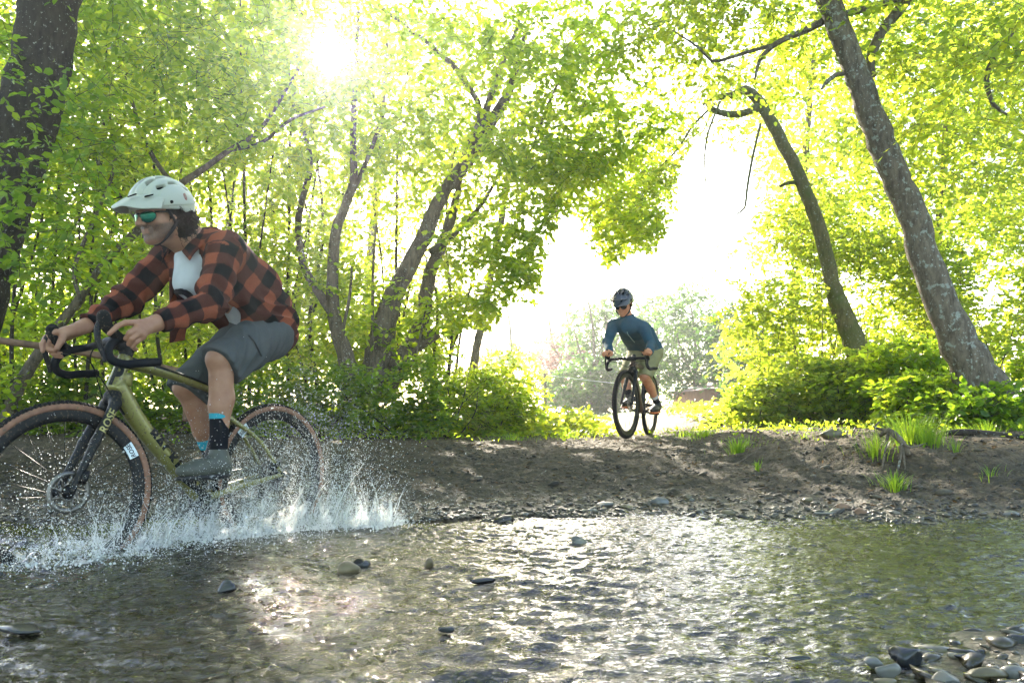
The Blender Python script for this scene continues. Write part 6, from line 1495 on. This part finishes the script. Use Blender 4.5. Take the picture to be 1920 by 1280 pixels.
def rock(label, px, py, Y, sx, sy, sz, seed, mat, zoff=0.0, name='rock', cat='rock', group='stones at the water edge', rot=0.0, sharp=.35, tilt=(0, 0)):
    g = np.random.default_rng(seed); c = W(px, py, Y); V = IV3.copy()
    V = V*(1+sharp*.5*noise3(V, seed, 8, .9)[:, None]+.06*noise3(V, seed+1, 10, 3)[:, None])
    for _ in range(7):
        n_ = unit(g.normal(size=3)); d = g.uniform(.55, .9); e = V@n_-d; V = V-np.where(e > 0, e, 0)[:, None]*n_*.9
    V = V*np.array([sx, sy, sz]); ca, sa = math.cos(rot), math.sin(rot); V = V@np.array([[ca, -sa, 0], [sa, ca, 0], [0, 0, 1]]).T
    V[:, 2] += V[:, 0]*tilt[0]+V[:, 1]*tilt[1]
    me = npmesh(name, V, [IF3]); o = link(name, me, mat); o.location = [float(c[0]), float(Y), float(c[2])+zoff]
    return tag(o, label, cat, group)
M['rock_dark'] = rockmat('rock_dark', (.008, .009, .010), (.025, .027, .028), .25); M['rock_brown'] = rockmat('rock_brown', (.04, .032, .015), (.13, .105, .05), .45); M['rock_grey'] = rockmat('rock_grey', (.05, .05, .045), (.14, .14, .12), .35); M['brick'] = rockmat('brick', (.10, .055, .03), (.22, .13, .075), .8)
def wy(py): return FPX*(CZ-WZ)/(py-777)          # distance of a point on the water
for a_ in [('blocky brown wet stone standing in the stream right of the splash', 651, 1066, .042, .035, .028, 'rock_brown', .3), ('black wet stone touching the blocky brown stone in the stream', 680, 1056, .034, .028, .020, 'rock_dark', .2),
           ('round dark wet stone alone in the sunlit ripples', 427, 1101, .028, .024, .020, 'rock_dark', .3), ('thin pointed slate sticking up in midstream', 1084, 1014, .040, .022, .022, 'rock_grey', .7),
           ('small brown stone in the stream right of the black stone', 803, 1057, .018, .016, .022, 'rock_brown', .3), ('low dark stone awash in the middle ripples', 905, 1088, .045, .02, .012, 'rock_dark', .2), ('low dark stone awash at the bottom centre', 838, 1178, .022, .018, .010, 'rock_dark', .2),
           ('broad dark stone awash near the left edge', 40, 1180, .06, .03, .014, 'rock_dark', .2), ('small dark stone awash in front of the round stones', 1495, 1232, .030, .014, .007, 'rock_dark', .2),
           ('dark humped rock in the bottom right corner', 1700, 1228, 0.039, 0.030, 0.031, 'rock_dark', .45), ('smooth grey-green stone left of the dark humped rock', 1665, 1258, 0.030, 0.025, 0.017, 'rock_grey', .45), ('pale wet stone left of the smooth grey-green stone', 1640, 1242, 0.025, 0.016, 0.010, 'rock_grey', .45),
           ('flat dark stone right of the dark humped rock', 1812, 1230, 0.030, 0.015, 0.007, 'rock_dark', .45), ('jagged dark rock at the right frame edge', 1912, 1205, 0.033, 0.025, 0.029, 'rock_dark', .6), ('brown flat stone at the bottom right', 1850, 1262, 0.037, 0.025, 0.012, 'rock_brown', .45), ('pinkish flat stone at the very bottom below the humped rock', 1655, 1278, 0.025, 0.016, 0.009, 'rock_brown', .45),
           ('grey stone at the bottom edge right of the humped rock', 1770, 1272, 0.029, 0.021, 0.012, 'rock_grey', .45), ('rounded stone in the corner below the jagged rock', 1905, 1262, 0.029, 0.021, 0.015, 'rock_grey', .45)]:
    Y = wy(a_[2]); rock(a_[0], a_[1], a_[2], Y, a_[3], a_[4], a_[5], hash(a_[0][:9]+str(a_[1])) % 1 + a_[1], M[a_[6]], .0, sharp=a_[7], group='stones in the stream')
def sh(px, py, label, sx, sy, sz, mt, seed, **k):
    # a stone on the bank: distance found where the sight line meets the ground
    Y = 3.0
    for _ in range(500):
        p = W(px, py, Y)
        if p[2] <= gz(p[0], p[1]): break
        Y += .02
    rock(label, px, py, Y, sx, sy, sz, seed, M[mt], .2*sz, **k)
for i, a_ in enumerate([(1135, 948, 'flat rounded stone at the waterline below the far rider', .05, .035, .022, 'rock_grey'), (1238, 944, 'largest pale rounded stone on the shore below the path', .055, .04, .030, 'rock_grey'), (1175, 953, 'greenish stone between the two pale shore stones', .035, .03, .018, 'rock_brown'),
                        (1157, 985, 'dark grey wet stone at the water edge below the greenish stone', .042, .03, .018, 'rock_dark'), (1230, 980, 'black stone at the waterline below the largest pale stone', .05, .03, .016, 'rock_dark'), (1290, 935, 'round mossy stone on the mud above the shore gravel', .030, .025, .022, 'rock_brown'), (1298, 938, 'small tan stone beside the round mossy stone', .018, .018, .014, 'rock_grey'),
                        (1310, 962, 'pair-forming grey stone left of the waterline slabs', .035, .028, .018, 'rock_grey'), (1515, 940, 'rounded brown stone under the cut bank', .045, .03, .024, 'rock_brown'), (1545, 963, 'long flat slab beside the broken bricks', .06, .03, .014, 'rock_grey'), (1410, 982, 'dark stone awash left of the green reflection', .05, .03, .014, 'rock_dark'),
                        (1520, 990, 'long dark slab lying in the water edge', .08, .03, .016, 'rock_dark'), (1600, 1003, 'dark slab furthest out in the green reflection', .06, .03, .012, 'rock_dark'), (1645, 992, 'dark block at the waterline below the roots', .045, .03, .018, 'rock_dark'),
                        (1110, 958, 'thin pale stone left of the flat rounded stone', .03, .02, .012, 'rock_grey'), (985, 966, 'small pale stone at the waterline in the middle', .026, .02, .012, 'rock_grey'), (1895, 965, 'grey stone at the right end of the shore', .05, .035, .02, 'rock_grey'), (1770, 965, 'flat stone on the right shore below the grass wisps', .045, .03, .016, 'rock_brown'), (1365, 962, 'greenish flat stone at the waterline right of the path', .04, .03, .018, 'rock_brown')]):
    sh(*a_[:3], a_[3], a_[4], a_[5], a_[6], 700+i)
sh(1578, 954, 'broken reddish brick lying at the waterline', .052, .03, .026, 'brick', 731, name='brick', cat='brick', group='broken bricks', sharp=.1, rot=.2)
sh(1612, 962, 'smaller reddish brick piece right of the broken brick', .034, .028, .024, 'brick', 732, name='brick', cat='brick', group='broken bricks', sharp=.1, rot=-.2)
sh(1560, 818, 'brown boulder under the edge of the right shrubs', .11, .07, .05, 'rock_brown', 733, sharp=.3)

# ------------------------------------------------------------------ log, roots, sticks, rail, wire
def stick(name, label, pts, Rr, mat, cat, group=None, seg=10, rough=.05, kids=None, seed=1):
    P = np.array(pts, float); base = P.mean(0); base[2] = P[:, 2].min(); P2_, R2_ = catmull(P, Rr, .05)
    root = MB().add(*tube(P2_-base, R2_, seg, rough=rough, rng=np.random.default_rng(seed))); o = root.build(name, mat); o.location = base.tolist(); tag(o, label, cat, group)
    for nm, kp, kr in (kids or []):
        kp, kr = catmull(np.array(kp, float), kr, .03); c_ = MB().add(*tube(kp-base, kr, 7, rough=.1, rng=np.random.default_rng(seed+1))).build(nm, mat, o)
    return o
def on(px, Y, dz): p = W(px, 777, Y); return [p[0], Y, gz(p[0], Y)+dz]
stick('log', 'dark fallen branch lying on the mud at the far right', [on(1755, 5.8, .02), on(1800, 5.75, .03), on(1850, 5.7, .015), on(1925, 5.6, .01)], [.012, .026, .028, .022], M['bark_dark'], 'log')
rt = [on(1648, 5.35, .10), on(1665, 5.3, .13), on(1690, 5.2, .08), on(1700, 5.15, .02)]
stick('tree_root', 'gnarled grey root sticking out of the cut bank among grass', rt, [.010, .022, .020, .018], M['bark'], 'root', seed=4,
      kids=[('rootlet', [rt[1], on(1655, 5.2, .05), on(1650, 5.1, .0)], [.012, .008, .004]), ('rootlet', [rt[2], on(1680, 5.05, .03), on(1670, 4.9, .0)], [.012, .007, .003]), ('rootlet', [rt[1], on(1640, 5.4, .15), on(1650, 5.45, .19)], [.012, .009, .004]), ('rootlet', [rt[2], on(1705, 5.1, .10), on(1730, 5.2, .03)], [.012, .008, .004]), ('rootlet', [rt[2], on(1690, 5.0, -.02), on(1660, 4.75, -.03)], [.010, .006, .003])])
for i, (px, Y, dx, dz, l) in enumerate([(1195, 6.6, 20, .03, 'pale dry stick on the sunny patch below the far rider'), (960, 6.6, 18, .01, 'thin pale twig on the dark mud in the middle'), (1400, 5.9, 25, .02, 'grey twig below the bright grass tuft'), (760, 5.4, -22, .01, 'thin dark twig on the mud right of the splash'), (1010, 5.2, 14, .02, 'short bent twig above the shore gravel')]):
    stick('stick', l, [on(px-dx, Y-.1, .008), on(px, Y, .015+dz*.5), on(px+dx, Y+.12, .01+dz)], [.004, .006, .005], M['bark'] if i != 0 else M['brick'], 'stick', 'sticks lying on the bank', 7)
# old wooden rail behind the near handlebar
a0, a1, a2 = W(-60, 630, 6.6), W(150, 660, 6.6), W(360, 700, 6.6)
stick('wooden_rail', 'thin brown wooden rail crossing behind the near handlebar', [a0, a1, a2], [.030, .029, .027], pbr('weathered_wood', (.20, .11, .055), .8, var=(.08, .045, .025), scale=14, bump=.006), 'rail', seg=12, kids=[('post', [W(350, 699, 6.62), W(350, 790, 6.62)], [.03, .032]), ('post', [W(-40, 633, 6.62), W(-40, 800, 6.62)], [.03, .032])])
# meadow fence wire with posts
wr_ = MB(); pw = [W(1020, 703, 20), W(1200, 722, 20), W(1420, 730, 20)]; P, R_ = catmull(pw, [.005]*3, .5)
fr_ = tag(empty('wire_fence', on(1220, 20, 0)), 'thin pale fence wire strung across the meadow behind the far rider', 'fence'); bs = np.array(fr_.location)
wr_.add(*tube(P-bs, R_, 6)); wr_.build('wire', M['white_label'], fr_)
for px, py in ((1022, 703), (1420, 730)): q = W(px, py, 20); MB().add(*tube([q-bs+[0, 0, .05], np.array([q[0], 20, gz(q[0], 20)-.1])-bs], [.04, .045], 8)).build('post', M['bark'], fr_)
# house with red roof
Yh = 25.0; c = W(1342, 735, Yh); zb = gz(c[0], Yh)-.3; hr = tag(empty('house', (c[0], Yh, zb)), 'low house with a reddish roof far across the meadow', 'house'); top = W(1342, 714, Yh)[2]-zb; eav = W(1342, 727, Yh)[2]-zb
M['render_wall'] = pbr('brick_wall', (.38, .18, .12), .9, scale=3); M['roof'] = pbr('roof_tiles', (.32, .20, .17), .8, scale=3)
V = np.array([[-.12, 0, 0], [4.5, 0, 0], [4.5, 6, 0], [-.12, 6, 0], [-.12, 0, eav], [4.5, 0, eav], [4.5, 6, eav], [-.12, 6, eav]]); MB().add(V, [np.array([[0, 1, 5, 4], [1, 2, 6, 5], [2, 3, 7, 6], [3, 0, 4, 7]])]).build('wall', M['render_wall'], hr, False)
V = np.array([[-.35, -.3, eav-.04], [5, -.3, eav-.04], [5, 6.5, eav-.04], [-.35, 6.5, eav-.04], [.4, 3, top], [4, 3, top]]); MB().add(V, [np.array([[0, 1, 5, 4], [2, 3, 4, 5]]), np.array([[1, 2, 5], [3, 0, 4]])]).build('roof', M['roof'], hr, False)
for x_ in (.5, 2.2): V = np.array([[x_, -.04, eav*.35], [x_+.9, -.04, eav*.35], [x_+.9, -.04, eav*.8], [x_, -.04, eav*.8]]); MB().add(V, [np.array([[0, 1, 2, 3]])]).build('window', M['foam'], hr, False)

# ------------------------------------------------------------------ grass
def tuft(label, px, Y, n, h, spread, seed, mt='blade', cat='grass tuft', group='grass tufts on the bank', wd=.004, dz=0):
    g = np.random.default_rng(seed); o0 = np.array(on(px, Y, dz)); az = g.uniform(0, 2*PI, n); r0 = np.abs(g.normal(0, spread*.35, n)); L = h*g.uniform(.45, 1.15, n); out_ = g.uniform(.15, .9, n)
    D = np.stack([np.cos(az), np.sin(az), 0*az], 1); sd = np.stack([-np.sin(az), np.cos(az), 0*az], 1); k = 5; V = []
    for j in range(k):
        s = j/(k-1); c = o0*0+D*(r0+L*out_*s**1.5)[:, None]; c[:, 2] += L*(s-.42*out_*s**2.2); w = wd*(1-s)**.7*(L/h)
        V += [c-sd*w[:, None], c+sd*w[:, None]] if j < k-1 else [c]
    m_ = len(V); A = np.stack(V, 1); gzv = ground_z(A[:, 0, 0]+o0[0], A[:, 0, 1]+o0[1])-o0[2]+dz; A[..., 2] += gzv[:, None]; A = A.reshape(-1, 3); o_ = np.arange(n)[:, None]*m_
    Q = np.concatenate([o_+np.array([[2*j, 2*j+1, 2*j+3, 2*j+2]]) for j in range(k-2)]); T = o_+np.array([[2*(k-2), 2*(k-2)+1, m_-1]])
    o = MB().add(A, [Q, T]).build('grass_tuft', M[mt], smooth=False); o.location = o0.tolist(); return tag(o, label, cat, group, 'stuff' if spread > .24 else None)
tuft('bright upright grass tuft on the bare bank right of the path', 1382, 6.2, 110, .16, .10, 801, wd=.0055)
tuft('small grass wisps below the bright upright tuft', 1418, 5.5, 26, .10, .05, 802)
tuft('low grass patch at the foot of the right shrubs by the path', 1320, 7.4, 150, .09, .35, 803); tuft('low sunny grass at the path edge', 1290, 7.8, 120, .08, .3, 804)
tuft('long bright grass on the cut bank behind the root', 1705, 5.5, 380, .26, .34, 805, wd=.003); tuft('arching grass hanging left of the root', 1640, 5.35, 150, .17, .2, 806, wd=.003); tuft('green grass right of the root', 1735, 5.4, 170, .2, .22, 807, wd=.003)
tuft('fresh grass clump at the foot of the cut bank', 1672, 4.65, 150, .12, .14, 808, wd=.003); tuft('thin grass wisps on the right mud slope', 1790, 5.2, 20, .16, .10, 809, wd=.0025); tuft('yellowed grass wisps by the right waterline', 1850, 4.75, 24, .10, .14, 810, wd=.0025)
tuft('grass tuft at the right frame edge', 1915, 6.2, 90, .12, .2, 811); tuft('small grass sprigs left of the boulder', 1500, 6.9, 70, .08, .3, 812); tuft('shaded fern-like grass under the lichen-spotted trunk', 1850, 6.0, 90, .12, .25, 813, 'leaf_dark')
tuft('tall single grass stalk before the dark shrub', 1768, 6.0, 5, .3, .03, 814, wd=.003); tuft('small sprig on the bank below the boulder', 1505, 6.3, 16, .07, .08, 815); tuft('grass sprig growing beside the far rear wheel', 1232, 7.9, 26, .10, .1, 816)
tuft('short grass along the foot of the left shrubs', 960, 7.9, 150, .10, .5, 817); tuft('short grass under the bright left shrub', 1060, 8.6, 170, .13, .5, 818)
mb = MB(); n = 5200; x = g.uniform(-3.4, 4.4, n); y = g.uniform(5.2, 9.2, n); edge = np.interp(x, [-3.4, -1, .6, 1.1, 1.9, 2.4, 4.4], [7.5, 7.6, 8.0, 8.4, 7.4, 6.4, 5.6])
k = (y-edge)*1.3+.8*noise3(np.stack([x, y], 1), 95, 10, 3.)+g.uniform(-.5, .5, n) > .1; x, y = x[k], y[k]; n = len(x); z = ground_z(x, y)
C = np.stack([x, y, z+g.uniform(.003, .07, n)], 1); A = unit(g.normal(size=(n, 3))*[1, 1, .7]+[0, 0, .3]); N = unit(np.array([0, 0, 1.])+g.normal(size=(n, 3))*.6); V, Q = leaf_tris(C, A, N, g.uniform(.018, .05, n), .55); mb.add(V, [Q], 0)
o = mb.build('bank_weeds', M['leaf'], smooth=False); tag(o, 'small weeds and seedlings along the top of the bank', 'weeds', kind='stuff')
tuft('low sparse grass between the root and the log', 1800, 6.3, 170, .06, .7, 821, wd=.0025); tuft('low sparse grass round the bright upright tuft', 1400, 6.5, 150, .05, .6, 822, wd=.0025); tuft('low sparse grass on the bank top left of the root', 1560, 6.3, 170, .06, .6, 823, wd=.0025)
# meadow ground cover beyond
mb = MB(); n = 16000; x = g.uniform(-2.6, 6.5, n); y = g.uniform(8.8, 19, n); lane = np.abs(x-(1.65+.12*(y-9)))-.62-.02*(y-9)
k = lane+.25*noise3(np.stack([x, y], 1), 92, 8, 2.) > 0; x, y = x[k], y[k]; n = len(x); z = ground_z(x, y); hgt = .05+.10*g.uniform(size=n)+.10*np.clip(noise3(np.stack([x, y], 1), 93, 8, 1.2), 0, 1)
C = np.stack([x, y, z+hgt*g.uniform(.2, 1, n)], 1); A = unit(g.normal(size=(n, 3))*[1, 1, .5]); N = unit(np.array([0, 0, 1.])+g.normal(size=(n, 3))*.6); V, Q = leaf_tris(C, A, N, g.uniform(.05, .11, n), .6); mb.add(V, [Q], 0)
o = mb.build('ground_cover', M['leaf_light'], smooth=False); tag(o, 'bright low weeds covering the ground either side of the path', 'weeds', kind='stuff')
# ------------------------------------------------------------------ haze
def box_mesh(name, a, b):
    x0, y0, z0 = a; x1, y1, z1 = b
    V = [(x0, y0, z0), (x1, y0, z0), (x1, y1, z0), (x0, y1, z0), (x0, y0, z1), (x1, y0, z1), (x1, y1, z1), (x0, y1, z1)]
    F = np.array([[0, 3, 2, 1], [4, 5, 6, 7], [0, 1, 5, 4], [1, 2, 6, 5], [2, 3, 7, 6], [3, 0, 4, 7]])
    return npmesh(name, V, [F], False)
m, t, out = newmat('haze'); t.links.remove(t.links[0]) if len(t.links) else None
pv = nd(t, 'ShaderNodeVolumePrincipled'); pv.inputs['Color'].default_value = (.93, .97, 1, 1); pv.inputs['Density'].default_value = HAZE_DENSITY; pv.inputs['Anisotropy'].default_value = .8
t.links.new(pv.outputs[0], out.inputs['Volume'])
tag(link('haze', box_mesh('haze', (-330, -70, -1.2), (330, 430, 30)), m), kind='stuff')
